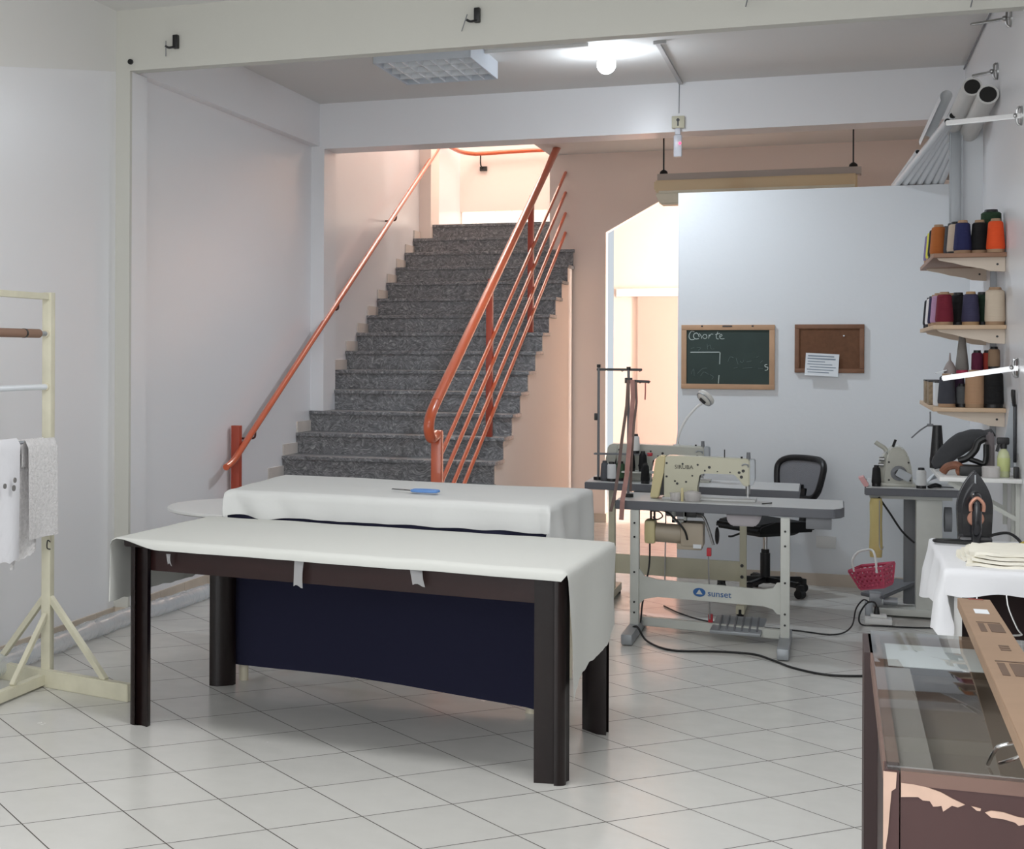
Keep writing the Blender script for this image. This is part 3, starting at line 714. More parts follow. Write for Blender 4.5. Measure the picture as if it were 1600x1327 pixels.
# gooseneck lamp
lp = thing('lamp', 'white gooseneck lamp with round head rising from the rear sewing machine', 'lamp', (-.945, 10.32, 1.0))
part('base', MB().cyl((-.945, 10.32, .985), (-.945, 10.32, 1.02), .022), M_WHITE, lp)
part('gooseneck', MB().tube([(-.945, 10.32, 1.0), (-.938, 10.32, 1.06), (-.915, 10.32, 1.13), (-.875, 10.32, 1.20), (-.82, 10.32, 1.265), (-.79, 10.32, 1.285)], .008, 10), M_WHITE, lp)
Rl = Matrix.Rotation(.75, 3, 'Y') @ Matrix.Rotation(-.5, 3, 'X')
part('head', MB().lathe([(.0, -.022), (.035, -.022), (.052, -.01), (.06, .008), (.055, .02), (.0, .022)], (-.772, 10.32, 1.318), 28, Rl), mat('lamp_head_white', (214, 212, 206), .35), lp)
hb = MB(); hb.box((-.022, -.014, -.03), (.022, .014, -.014), .002); hb.xf(Matrix.Translation((-.772, 10.32, 1.318)) @ Rl.to_4x4()); part('switch_box', hb, M_BLACK, lp)
hb = MB(); hb.lathe([(.044, 0), (.044, .004), (.056, .004), (.056, 0)], (0, 0, -.012), 28); hb.xf(Matrix.Translation((-.772, 10.32, 1.318)) @ Rl.to_4x4()); part('ring', hb, M_ALU, lp)

# thread stands
def stand(label, x, y, zb, zt, arms, loc):
    t = thing('thread_stand', label, 'thread stand', loc)
    part('pole', MB().cyl((x, y, zb), (x, y, zt), .008, n=12), M_GREYP, t)
    part('base', MB().cyl((x, y, zb), (x, y, zb+.02), .03, n=18), M_BLACK, t)
    part('cap', MB().cyl((x, y, zt-.012), (x, y, zt+.008), .012, n=12), M_BLACK, t)
    for x2, z, dz in arms:
        a = part('arm', MB().bar((x-.012, y, z), (x2, y, z+dz), .012, .016, .002), M_SCREW, t)
        for k in range(2):
            xx = x+(x2-x)*(.55+.4*k); part('thread_eye', MB().tube([(xx-.01, y, z), (xx, y-.012, z-.012), (xx+.01, y, z)], .002, 6), M_SCREW, a)
    return t
ta = stand('tall dark thread stand with a long arm at the left end of the rear table', -1.424, 10.2, .782, 1.525, ((-1.15, 1.50, 0),), (-1.424, 10.2, .782))
part('clip', MB().box((-1.45, 10.19, 1.17), (-1.432, 10.21, 1.215), .002), M_SCREW, ta)
tr = part('tray_bar', MB().bar((-1.45, 10.2, .952), (-1.10, 10.18, .958), .045, .012, .003), M_GREYP, ta)
part('tray_end', MB().box((-1.115, 10.16, .948), (-1.082, 10.2, .968), .006), M_RED, tr, 'red plastic tip')
part('shelf', MB().box((-1.27, 10.13, .838), (-1.07, 10.26, .848), .003), M_FRAME, ta, 'small pale cone shelf')
part('shelf_leg', MB().cyl((-1.10, 10.24, .782), (-1.10, 10.24, .838), .006, n=8).cyl((-1.25, 10.24, .782), (-1.25, 10.24, .838), .006, n=8), M_FRAME, ta)
tb2 = stand('grey thread stand hung with ribbons at the left end of the nearest sewing table', -1.12, 9.25, .764, 1.518, ((-1.0, 1.443, -.003),), (-1.12, 9.25, .764))
part('collar', MB().box((-1.14, 9.23, 1.43), (-1.10, 9.27, 1.462), .004), M_SCREW, tb2)
part('tassel', MB().tube([(-1.025, 9.25, 1.44), (-1.024, 9.245, 1.38), (-1.026, 9.247, 1.335)], .004, 6), mat('dusty_pink_ribbon', (170, 112, 104), .8), tb2)
def ribbon(name, pts, w, m, label):
    def f(s, t):
        k = t*(len(pts)-1); i = min(int(k), len(pts)-2); a = Vector(pts[i]).lerp(Vector(pts[i+1]), k-i)
        return a+Vector(((s-.5)*w, .003*math.sin(t*9+s), 0))
    return solo(name, MB().grid(f, 2, 30, .0012), m, label, 'ribbon', pts[0], 'ribbons hung over the thread stand', ang=80)
M_RIB = mat('faded_pink_ribbon', (172, 130, 122), .8, var=.15, vscale=12); M_RIB2 = mat('brown_grey_ribbon', (116, 96, 90), .8, var=.15, vscale=12)
ribbon('ribbon', [(-1.118, 9.215, 1.45), (-1.125, 9.21, 1.3), (-1.15, 9.2, 1.1), (-1.165, 9.15, .9), (-1.17, 9.02, .78), (-1.185, 8.99, .70)], .018, M_RIB2, 'brown grey ribbon hanging left of the thread stand pole')
ribbon('ribbon', [(-1.095, 9.215, 1.45), (-1.09, 9.21, 1.35), (-1.105, 9.2, 1.1), (-1.11, 9.1, .9), (-1.115, 8.95, .77), (-1.12, 8.945, .66)], .026, M_RIB, 'faded pink ribbon hanging past the front edge of the sewing table')
ribbon('ribbon', [(-1.075, 9.215, 1.44), (-1.068, 9.2, 1.32), (-1.082, 9.2, 1.2), (-1.095, 9.2, 1.0), (-1.10, 9.2, .80)], .014, M_RIB2, 'narrow dark ribbon hanging right of the thread stand pole')

# ------------------------------------------------------------------ thread cones: one built, the others copied
M_CORE = mat('kraft_cone_core', (168, 138, 110), .8)
def cone_proto(r0, r1, h, core=True):
    t = thing('thread_cone', '', 'thread cone', (0, 0, 0))
    part('thread', MB().lathe([(r0*.96, .018), (r0, .03), (r1, h-.022), (r1*.8, h-.014)], (0, 0, 0), 24), M_WHITE, t)
    part('core', MB().lathe([(r0*.92, 0), (r0*.92, .019), (r1*.7, h-.016), (r1*.62, h), (r1*.4, h), (r1*.4, h-.01)], (0, 0, 0), 20), M_CORE, t)
    return t
cones = {}
def thread(c): return mat('thread_%d_%d_%d' % c, c, .85, bump=.35, bscale=140, stretch=(.05, .05, 1))
def cone(kind, loc, c, label, group, core=None):
    dims = {'std': (.046, .036, .18), 'slim': (.028, .022, .13), 'tall': (.034, .016, .22), 'fat': (.05, .046, .2), 'king': (.05, .05, .24), 'spool': (.03, .028, .125)}[kind]
    md = {'thread': thread(c), 'core': core or M_CORE}
    if kind not in cones:
        cones[kind] = cone_proto(*dims); t = cones[kind]; t.location = loc; t['label'] = label; t['group'] = group
        for ch in t.children: ch.material_slots[0].link = 'OBJECT'; ch.material_slots[0].material = md[ch.name.split('.')[0]]
        return t
    return dup(cones[kind], loc, label, group, md)
G = 'thread cones on the rear sewing table'
cone('slim', (-1.375, 10.14, .782), (84, 86, 92), 'grey thread cone at the left end of the rear sewing table', G, mat('grey_core', (70, 70, 74), .6))
cone('spool', (-1.33, 10.13, .782), (214, 216, 218), 'white thread spool beside the grey cone on the rear sewing table', G, M_BLACK)
cone('spool', (-1.19, 10.18, .962), (222, 222, 220), 'white thread spool standing up on the thread stand bar', G, M_BLACK)
cone('slim', (-1.215, 10.17, .848), (18, 18, 20), 'black thread cone under the white spool on the small shelf', G, M_BLACK)
cone('slim', (-1.14, 10.17, .848), (20, 20, 22), 'black thread cone at the right of the small shelf', G, M_BLACK)
cone('slim', (-1.11, 10.03, .782), (16, 16, 18), 'black thread cone on the tabletop beneath the small shelf', G, M_BLACK)
cone('spool', (-1.285, 10.2, .782), (64, 92, 66), 'green thread spool behind the ribbons on the rear table', G, M_BLACK)

# ------------------------------------------------------------------ chair
def chair():
    C_ = Vector((-.43, 10.95, 0)); t = thing('office_chair', 'black swivel office chair with grey mesh back by the partition', 'chair', C_)
    M_ = Matrix.Translation(C_) @ Matrix.Rotation(math.radians(-138), 4, 'Z')      # local +x is the way the chair faces
    def P(name, m, ma, par=t, lab=None): return part(name, m.xf(M_), ma, par, lab)
    M_FAB = mat('black_fabric', (20, 20, 22), .85); M_MESH = mat('grey_mesh_fabric', (124, 125, 130), .8, bump=.5, bscale=240)
    for k in range(5):
        a = 2*PI*k/5+.5; d = Vector((math.cos(a), math.sin(a), 0))
        L = P('base_arm', MB().bar(d*.02+Vector((0, 0, .095)), d*.27+Vector((0, 0, .085)), .04, .035, .006), M_BLACK)
        n = Vector((-d.y, d.x, 0)); c = d*.28+Vector((0, 0, .03))
        P('caster', MB().cyl(c-n*.022, c+n*.022, .03, n=18).box(c+Vector((-.02, -.02, .01)), c+Vector((.02, .02, .06)), .006), M_BLACK)
    P('column', MB().cyl((0, 0, .07), (0, 0, .27), .032).cyl((0, 0, .27), (0, 0, .295), .026), M_BLACK)
    P('gas_lift', MB().cyl((0, 0, .29), (0, 0, .40), .016), M_CHROME, t, 'chrome gas lift')
    P('mechanism', MB().box((-.09, -.07, .385), (.10, .07, .425), .01), M_BLACK)
    P('lever', MB().tube([(.02, -.06, .40), (.05, -.16, .39), (.08, -.23, .36), (.09, -.26, .355)], .007, 8), M_BLACK)
    prof = [(.23, -.02), (.24, .015), (.22, .04), (.1, .055), (-.1, .052), (-.2, .045), (-.23, .02), (-.22, -.02)]
    P('seat', MB().prism([(x, -.225, .445+z) for x, z in prof], (0, .45, 0), .022), M_FAB)
    P('spine', MB().tube([(-.12, 0, .40), (-.25, 0, .41), (-.31, 0, .48), (-.30, 0, .60), (-.285, 0, .72)], .024, 12).box((-.315, -.055, .56), (-.275, .055, .70), .012), M_BLACK)
    ring = []
    for k in range(28):
        a = 2*PI*k/28; cx, sx_ = math.cos(a), math.sin(a)
        yy = .215*abs(cx)**.55*(1 if cx > 0 else -1); zz = .135*abs(sx_)**.6*(1 if sx_ > 0 else -1)
        yy *= 1+.12*zz/.135; ring.append((-.275-.04*(1-(yy/.215)**2)-.03*zz/.135, yy, .765+zz))
    P('back_frame', MB().tube(ring, .021, 10, 2, True), M_BLACK)
    def mesh_f(s, q):
        a = 2*PI*q; cx, sx_ = math.cos(a), math.sin(a); yy = .215*abs(cx)**.55*(1 if cx > 0 else -1)*s; zz = .135*abs(sx_)**.6*(1 if sx_ > 0 else -1)*s
        yy *= 1+.12*zz/.135; return Vector((-.275-.04*(1-(yy/.215)**2)-.03*zz/.135, yy, .765+zz))
    P('back_mesh', MB().grid(mesh_f, 8, 56), M_MESH, t, 'grey mesh panel')
chair()

# ------------------------------------------------------------------ overlock table on the right
o3 = thing('overlock_table', 'small grey topped machine table with a pedestal leg by the right wall', 'sewing table', (.42, 10.4, 0))
part('table_top', MB().prism([(.168, 10.18, .745), (.70, 10.22, .745), (.70, 11.0, .745), (.19, 11.0, .745)], (0, 0, .045), .006), M_EDGE, o3)
part('laminate', MB().prism([(.176, 10.188, .79), (.692, 10.228, .79), (.692, 10.992, .79), (.198, 10.992, .79)], (0, 0, .002)), M_LAM, o3)
part('underframe', MB().box((.2, 10.28, .72), (.66, 10.9, .745)), M_FRAME, o3)
part('pedestal', MB().box((.46, 10.28, .05), (.605, 10.42, .72), .006), M_FRAME, o3)
part('column', MB().box((.40, 10.5, .05), (.465, 10.56, .745), .004), M_GREYP, o3)
part('foot', MB().box((.2, 10.24, .012), (.64, 10.44, .055), .008).box((.25, 10.44, .012), (.32, 11.0, .05), .006), M_FRAME, o3)
pe = part('treadle', MB().bar((.21, 10.3, .115), (.42, 10.55, .185), .16, .022, .005), M_GREYP, o3)
part('pivot', MB().cyl((.28, 10.3, .09), (.36, 10.3, .09), .025, n=14).box((.2, 10.26, .07), (.27, 10.36, .14), .006), M_ALU, pe)
part('motor_pulley', MB().cyl((.62, 10.36, .60), (.66, 10.36, .60), .075, n=24), M_GREYP, o3)
part('motor_cable', MB().tube([(.25, 10.26, .73), (.31, 10.24, .64), (.38, 10.24, .53), (.45, 10.26, .46)], .006, 8), M_RUB, o3)
ov = thing('overlock_machine', 'ivory overlock sewing machine with round handwheel seen end on', 'sewing machine', (.36, 10.5, .792))
prof = [(.285, .792), (.285, .83), (.29, .9), (.30, .99), (.315, 1.02), (.345, 1.035), (.39, 1.03), (.42, .985), (.44, .90), (.445, .792)]
part('body', MB().prism([(x, 10.36, z) for x, z in prof], (0, .28, 0), .012), M_MACH2, ov)
part('bed', MB().box((.265, 10.34, .792), (.46, 10.7, .81), .004), M_MACH2, ov)
part('looper_cover', MB().prism([(.262, 10.42, .81), (.25, 10.42, .88), (.27, 10.42, .96), (.30, 10.42, 1.0), (.30, 10.42, .81)], (0, .2, 0), .006), M_MACH2, ov)
hw = part('handwheel', MB().lathe([(.044, 0), (.046, .01), (.044, .02), (.03, .022), (.02, .03), (0, .03)], (.365, 10.36, .873), 28, Matrix.Rotation(PI/2, 3, 'X')), M_GREYP, ov)
part('hub', MB().cyl((.365, 10.325, .873), (.365, 10.345, .873), .024), M_BLACK, hw)
part('guard_bar', MB().bar((.355, 10.325, .885), (.43, 10.325, .845), .01, .05, .004), M_ALU, ov)
part('presser_arm', MB().tube([(.30, 10.5, 1.0), (.285, 10.5, 1.02), (.255, 10.5, 1.04), (.235, 10.5, 1.055)], .014, 10), M_MACH2, ov)
part('tension_dial', MB().cyl((.255, 10.4, .955), (.285, 10.4, .955), .014, n=14).cyl((.25, 10.4, .92), (.28, 10.4, .92), .012, n=14), M_STEEL, ov)
part('thread_post', MB().cyl((.335, 10.45, 1.03), (.35, 10.45, 1.075), .008, n=10), M_BLACK, ov)
for xx, zz in ((.31, .83), (.31, .94), (.42, .94), (.43, .83)):
    part('screw', MB().cyl((xx, 10.357, zz), (xx, 10.362, zz), .006, n=10), M_SCREW, ov)
G = 'thread spools on the overlock table'
cone('spool', (.487, 10.27, .792), (206, 208, 208), 'white thread spool right of the overlock machine handwheel', G, M_BLACK)
cone('slim', (.238, 10.32, .792), (26, 26, 28), 'black thread cone left of the overlock machine', G, M_BLACK)
solo('paper_wad', MB().grid(lambda s, t: Vector((.53+.13*s, 10.5+.2*t, .80+.09*math.sin(s*2.4)*(.7+.3*math.cos(t*5)))), 12, 10, .002), M_PAPER, 'crumpled white cloth scrap behind the white spool by the white shelf', 'scrap', (.58, 10.55, .792), ang=80)
solo('hand_shears', MB().tube([(.53, 10.3, .80), (.57, 10.33, .815), (.60, 10.36, .80), (.565, 10.38, .80)], .008, 8, 5, True).bar((.60, 10.33, .80), (.67, 10.31, .80), .02, .006), M_BLACK, 'black handled shears lying right of the white spool', 'shears', (.58, 10.33, .792))
solo('pink_tool', MB().prism([(.135, 10.24, .845), (.165, 10.24, .855), (.195, 10.24, .805), (.185, 10.24, .793), (.168, 10.24, .793)], (0, .14, 0), .002), mat('pale_pink_plastic', (214, 160, 160), .4), 'pale pink plastic tool sticking out at the left corner of the overlock table', 'tool', (.17, 10.3, .793))
yl = solo('cloth_tube', MB().lathe([(.034, 0), (.038, .06), (.034, .2), (.037, .33), (.032, .36)], (.235, 10.24, .365), 20), mat('yellow_cream_cloth', (208, 190, 130), .8, bump=.4, bscale=14), 'long cream yellow cloth tube hanging under the overlock table', 'bag', (.235, 10.24, .72))
# pink basket hanging on its handle
bk = thing('basket', 'pink plastic basket with white handle hanging under the overlock table', 'basket', (.245, 10.12, .2))
Mb = Matrix.Translation((.235, 10.12, .205)) @ Matrix.Rotation(-.5, 4, 'Z') @ Matrix.Rotation(-.2, 4, 'Y') @ Matrix.Rotation(.12, 4, 'X')
def bpart(name, mb, m): return part(name, mb.xf(Mb), m, bk)
def wall_panel(p0, p1, q0, q1, nu, nv):
    """slotted basket side: frame with slats between the corners p0,p1 (bottom) and q0,q1 (top)"""
    m = MB(); P0, P1, Q0, Q1 = map(Vector, (p0, p1, q0, q1))
    for i in range(nu+1):
        s = i/nu; m.bar(P0.lerp(P1, s), Q0.lerp(Q1, s), .014, .004, up=(P1-P0).cross(Q0-P0).normalized())
    for j in range(nv+1):
        s = j/nv; m.bar(P0.lerp(Q0, s), P1.lerp(Q1, s), .014 if j not in (0, nv) else .02, .004, up=(P1-P0).cross(Q0-P0).normalized())
    return m
b0 = [(-.075, -.055, 0), (.075, -.055, 0), (.075, .055, 0), (-.075, .055, 0)]; b1 = [(-.105, -.08, .115), (.105, -.08, .115), (.105, .08, .115), (-.105, .08, .115)]
for i in range(4):
    j = (i+1) % 4; bpart('side', wall_panel(b0[i], b0[j], b1[i], b1[j], 6 if i % 2 == 0 else 4, 4), M_PINK)
bpart('bottom', MB().box((-.077, -.057, -.004), (.077, .057, .002)), M_PINK)
bpart('rim', MB().tube(b1, .006, 8, 0, True), M_PINK)
bpart('handle', MB().tube([(-.07, -.08, .11), (-.075, -.07, .17), (-.05, -.03, .215), (.0, 0, .222), (.05, -.03, .215), (.075, -.07, .17), (.07, -.085, .09)], .007, 8), M_WHITE)
solo('hook', MB().tube([(.252, 10.14, .72), (.252, 10.14, .5), (.254, 10.13, .44), (.268, 10.13, .425), (.275, 10.13, .445)], .003, 6), M_STEEL, 'thin wire hook holding the pink basket handle', 'hook', (.252, 10.14, .72))
# socket strip, plug and cables on the floor
ss = thing('power_strip', 'white power strip with a black plug on the floor by the treadle', 'power strip', (.23, 10.0, 0))
part('body', MB().box((.17, 9.93, 0), (.32, 10.05, .035), .008).box((.2, 9.96, .035), (.29, 10.03, .055), .006), M_WHITE, ss)
part('plug', MB().cyl((.235, 9.99, .055), (.235, 9.99, .10), .018, .012, 14), M_BLACK, ss)
part('adapter', MB().box((.17, 10.03, .035), (.215, 10.07, .12), .006), M_ALU, ss)
def cable(label, pts, r=.005):
    return solo('power_cable', MB().tube(pts, r, 8, 8), M_RUB, label, 'cable', pts[0])
cable('black cable snaking in front of the nearest sewing table feet', [(-1.09, 8.98, .01), (-1.03, 8.9, .07), (-.96, 8.8, .01), (-.81, 8.6, .006), (-.58, 8.66, .006), (-.40, 8.66, .006), (-.29, 8.52, .006), (-.19, 8.36, .006), (-.04, 8.25, .006), (.12, 8.28, .006), (.3, 8.4, .006)], .006)
cable('long cable running on the floor from the sewing tables to the power strip', [(-1.0, 10.1, .006), (-.88, 9.85, .006), (-.7, 9.62, .006), (-.45, 9.55, .006), (-.2, 9.5, .006), (.0, 9.45, .006), (.09, 9.6, .03), (.12, 9.85, .10), (.16, 9.98, .135), (.19, 10.03, .12)], .0045)
cable('short black plug cable looping at the power strip', [(.235, 9.99, .10), (.22, 9.95, .13), (.18, 9.93, .125), (.14, 9.9, .06), (.15, 9.87, .006), (.25, 9.86, .006), (.45, 9.88, .006), (.6, 9.95, .006)], .005)

# ------------------------------------------------------------------ boards on the partition
cb = thing('chalkboard', 'green chalkboard in a pale wood frame on the white partition', 'chalkboard', (-.70, YP, 1.35))
x0, x1, z0, z1 = -1.02, -.392, 1.355, 1.81; fw = .036
M_PINE = mat('pale_pine_frame', (186, 148, 116), .55, var=.08, vscale=8)
yb = YP-.022
fr = MB(); fr.box((x0, yb, z0), (x1, YP-.001, z0+fw), .003); fr.box((x0, yb, z1-fw), (x1, YP-.001, z1), .003); fr.box((x0, yb, z0+fw), (x0+fw, YP-.001, z1-fw), .003); fr.box((x1-fw, yb, z0+fw), (x1, YP-.001, z1-fw), .003)
part('frame', fr, M_PINE, cb)
part('board', MB().box((x0+.03, YP-.012, z0+.03), (x1-.03, YP-.002, z1-.03)), mat('green_slate', (50, 64, 60), .75, var=.12, vscale=5), cb)
part('eraser_hook', MB().box((-.74, yb-.004, z1-.014), (-.675, yb, z1-.004)).box((-.885, yb-.003, z1-.014), (-.872, yb, z1-.004)).box((-.545, yb-.003, z1-.014), (-.532, yb, z1-.004)), M_SCREW, cb)
M_CHALK = mat('chalk', (190, 200, 196), .9); M_CHALKF = mat('smudged_chalk', (92, 106, 102), .9)
ck = MB(); yc = YP-.0125
def stroke(pts, r=.0022): ck.tube([(x, yc, z) for x, z in pts], r, 5, 4)
X = lambda px: -1.02+(px-275)/1160*.628          # board lettering laid out in the board's own plane
Z = lambda pz: 1.81-(pz-150)/800*.455
def S(*pp, r=.0022): stroke([(X(a), Z(b)) for a, b in pp], r)
S((440, 235), (400, 230), (375, 270), (375, 310), (400, 335), (440, 330), r=.0028)                      # C
S((500, 300), (490, 270), (465, 250), (435, 265), (430, 300), (455, 325), (495, 320), r=.0028)          # o
S((500, 255), (525, 290), (530, 320)); S((540, 300), (560, 270), (590, 275), (595, 310), (565, 320), (545, 305))
S((620, 320), (625, 270), (630, 290), (650, 265), (675, 268))
S((735, 235), (715, 280), (720, 320), (745, 325)); S((700, 270), (760, 255))
S((760, 300), (785, 285), (775, 265), (755, 290), (770, 322), (815, 322))
S((390, 492), (755, 490), r=.0034); S((762, 492), (757, 640), r=.0034); S((750, 775), (742, 880), r=.0034)
S((1345, 640), (1318, 645), (1320, 668), (1350, 675), (1345, 705), (1315, 712), r=.003)
part('chalk_writing', ck, M_CHALK, cb)
ck = MB()
S((395, 445), (440, 435)); S((470, 430), (520, 440), (490, 465)); S((600, 385), (605, 455)); S((605, 420), (640, 400), (650, 450), (690, 448))
S((400, 770), (430, 700), (440, 790)); S((480, 760), (540, 700), (600, 690)); S((520, 790), (560, 740), (620, 770)); S((640, 770), (680, 800), (660, 830))
S((860, 610), (890, 550), (930, 560)); S((960, 560), (985, 640)); S((1010, 600), (1040, 620), (1060, 580)); S((1090, 610), (1150, 600)); S((1210, 560), (1240, 540)); S((1260, 620), (1290, 590)); S((930, 690), (980, 680)); S((1040, 690), (1160, 680)); S((1230, 690), (1290, 690))
part('faint_chalk', ck, M_CHALKF, cb)
kb = thing('corkboard', 'small brown cork board hanging right of the chalkboard', 'corkboard', (-.05, YP, 1.47))
x0, x1, z0, z1 = -.262, .185, 1.476, 1.812; fw = .03
M_DKF = mat('brown_wood_frame', (120, 82, 58), .5, var=.15, vscale=10)
fr = MB(); fr.box((x0, yb, z0), (x1, YP-.001, z0+fw), .003); fr.box((x0, yb, z1-fw), (x1, YP-.001, z1), .003); fr.box((x0, yb, z0+fw), (x0+fw, YP-.001, z1-fw), .003); fr.box((x1-fw, yb, z0+fw), (x1, YP-.001, z1-fw), .003)
part('frame', fr, M_DKF, kb)
part('cork', MB().box((x0+.025, YP-.014, z0+.025), (x1-.025, YP-.002, z1-.025)), mat('cork', (108, 74, 52), .9, var=.12, vscale=40), kb)
solo('pin', MB().sphere((.055, YP-.018, 1.732), .006, n=8), M_PAPER, 'small white pin near the top of the cork board', 'pin', (.055, YP-.014, 1.732))
nt_ = thing('note_paper', 'white printed note pinned at the bottom edge of the cork board', 'paper', (-.085, YP-.03, 1.51))
Mn = Matrix.Translation((-.085, YP-.029, 1.532)) @ Matrix.Rotation(.05, 4, 'Y')
m = MB(); m.grid(lambda s, t: Vector(((s-.5)*.215, -.012*(1-t)**2, (t-.5)*.155)), 8, 8, .0008); part('sheet', m.xf(Mn), M_PAPER, nt_)
m = MB()
for k, (a, b) in enumerate(((.05, .9), (.0, .95), (.05, .6), (.02, .85), (.3, .98), (.0, .9), (.1, .75))):
    m.box((-.095+.19*a*.3, -.0015-.012*(1-(.86-k*.12))**2, .055-k*.0185), (-.095+.19*b, -.0008-.012*(1-(.86-k*.12))**2, .060-k*.0185+.003*(k in (0, 1))))
part('printed_lines', m.xf(Mn), mat('faded_print', (132, 146, 160), .8), nt_)
sk_ = thing('wall_socket', 'white blank wall plate low on the partition behind the sewing table', 'socket', (-.05, YP, .3))
part('plate', MB().box((-.118, YP-.012, .262), (.010, YP, .345), .004), mat('socket_white', (214, 214, 212), .4), sk_)

# ================================================================== IRONING TABLE
it = thing('ironing_table', 'dark brown low cabinet under the white ironing cloth by the right wall', 'table', (.6, 6.5, 0))
part('side_panel', MB().box((.395, 6.05, 0), (.42, 6.98, .815)), M_WHITE, it, 'white side board')
part('side_panel', MB().box((.78, 6.05, 0), (.805, 6.98, .815)), M_BROWND, it)
part('back_panel', MB().box((.42, 6.5, 0), (.78, 6.52, .815)), mat('deep_red_brown_board', (52, 22, 22), .5), it)
part('bottom_shelf', MB().box((.42, 6.05, .12), (.78, 6.5, .14)), M_BROWND, it)
part('top', MB().box((.38, 6.02, .815), (.82, 7.0, .84), .003), M_BROWND, it)
for k, x in enumerate((.468, .565, .675)):
    hz_ = MB(); hz_.tube([(x, 6.1, .815), (x+.004, 6.1, .72), (x+.035*(k > 0), 6.1, .635), (x+.045*(k > 0)+.004, 6.1, .615), (x+.005, 6.1, .61)], .0035, 6, 4)
    solo('wire_hook', hz_, M_CHROME, ['straight wire hook', 'bent wire hook in the middle', 'bent wire hook at the right'][k]+' hanging in the dark cabinet', 'hook', (x, 6.1, .7), 'wire hooks in the cabinet')
def icl(s, t):
    W, D = .45, .97
    ls = .20+.03*math.sin(t*9); fr_ = .11-.03*s+.006*math.sin(s*20)
    a = -ls+(W+ls)*s; b = -fr_+(D+fr_)*t
    oa, sa = over(a, 0, W); ob, sb = over(b, 0, D)
    x = .372+min(max(a, 0), W); y = 6.02+min(max(b, 0), D); z = .846+.002*noise.noise(Vector((a*8, b*8, 0)))
    d = 0
    if oa:
        k = min(oa/.012, PI/2); x += sa*.012*math.sin(k); d = .012*(1-math.cos(k))+max(0, oa-.019)
        x += sa*(.10*d+.018*math.sin(b*16+.5)*min(1, d*9))
    if ob:
        k = min(ob/.012, PI/2); y += sb*.012*math.sin(k); d2 = .012*(1-math.cos(k))+max(0, ob-.019); d = max(d, d2)
        y += sb*(.01*math.sin(a*20)*min(1, d2*9))
        if oa: d = max(d, oa+ob*.8); x += -sa*.25*min(oa, ob)
    return Vector((x, y, z-d))
solo('ironing_cloth', MB().grid(icl, 56, 60, .0), mat('white_ironing_cloth', (230, 231, 234), .85, bump=.12, bscale=22), 'white cloth with ragged hem hanging over the ironing cabinet', 'cloth', (.6, 6.5, .846), ang=80)
# folded cream cloth
fc = thing('folded_cloth', 'folded cream cloth lying at the front of the ironing cabinet', 'cloth', (.60, 6.3, .85))
M_CRM = mat('cream_cloth', (240, 236, 222), .85, bump=.25, bscale=30)
for k in range(4):
    m = MB()
    def fl(s, t, k=k):
        return Vector((.435+.31*s+.01*k*(1-s)+.012*math.sin(t*6+k), 6.10+.36*t+.008*math.sin(s*9+k), .856+.014*k+.006*noise.noise(Vector((s*4, t*4, k)))+.010*sm(.25, 0, s)*math.sin(t*8+k)))
    m.grid(fl, 20, 20, .011); part('fold', m, M_CRM, fc, ang=80)
# steam iron standing on its heel, handle towards the viewer
iron = thing('steam_iron', 'black steam iron with copper trim standing upright on the white cloth', 'iron', (.52, 6.85, .848))
ox, oy, oz = .521, 6.86, .85
out = []
for k in range(25):
    t = k/24; w = .066*math.sin(min(1., (1-t)*1.9+.0)*PI/2)**.8 if t > .45 else .060+.006*t/.45
    out.append((w, .288*t))
outline = [(ox-w, oy, oz+h) for w, h in out]+[(ox+w, oy, oz+h) for w, h in reversed(out) if w > .0015]
part('soleplate', MB().prism([(x, oy+.028, z) for x, y, z in outline], (0, .012, 0), .002), mat('dark_soleplate', (60, 60, 64), .35, metal=.5), iron)
M_IRB = mat('black_gloss_plastic', (20, 20, 26), .22, coat=.3)
part('shell', MB().prism([(ox+(x-ox)*.98, oy-.01, oz+.001+(z-oz)*.99) for x, y, z in outline], (0, .038, 0), .008), M_IRB, iron)
part('shell_crown', MB().prism([(ox+(x-ox)*.72, oy-.04, oz+.02+(z-oz)*.78) for x, y, z in outline], (0, .03, 0), .012), M_IRB, iron)
part('handle', MB().tube([(ox, oy-.04, oz+.19), (ox, oy-.085, oz+.185), (ox, oy-.10, oz+.14), (ox, oy-.095, oz+.06), (ox, oy-.06, oz+.02), (ox, oy-.03, oz+.012)], .018, 14), M_IRB, iron)
M_COP = mat('copper_trim', (190, 140, 120), .35, metal=.6)
part('trim_arch', MB().tube([(ox-.022, oy-.108, oz+.135), (ox-.022, oy-.11, oz+.165), (ox, oy-.11, oz+.188), (ox+.022, oy-.11, oz+.165), (ox+.022, oy-.108, oz+.135)], .007, 8), M_COP, iron, 'copper handle trim')
part('dial', MB().lathe([(.029, 0), (.031, .005), (.028, .009)], (ox, oy-.04, oz+.10), 26, Matrix.Rotation(PI/2, 3, 'X')), M_COP, iron, 'copper dial')
part('button', MB().box((ox-.014, oy-.112, oz+.165), (ox+.014, oy-.10, oz+.172), .002), M_BLACK, iron)
part('stripe', MB().box((ox-.0025, oy-.0135, oz+.235), (ox+.0025, oy-.0105, oz+.272)), M_ALU, iron)
part('heel', MB().box((ox-.06, oy-.06, oz), (ox+.06, oy+.03, oz+.03), .012), M_IRB, iron)
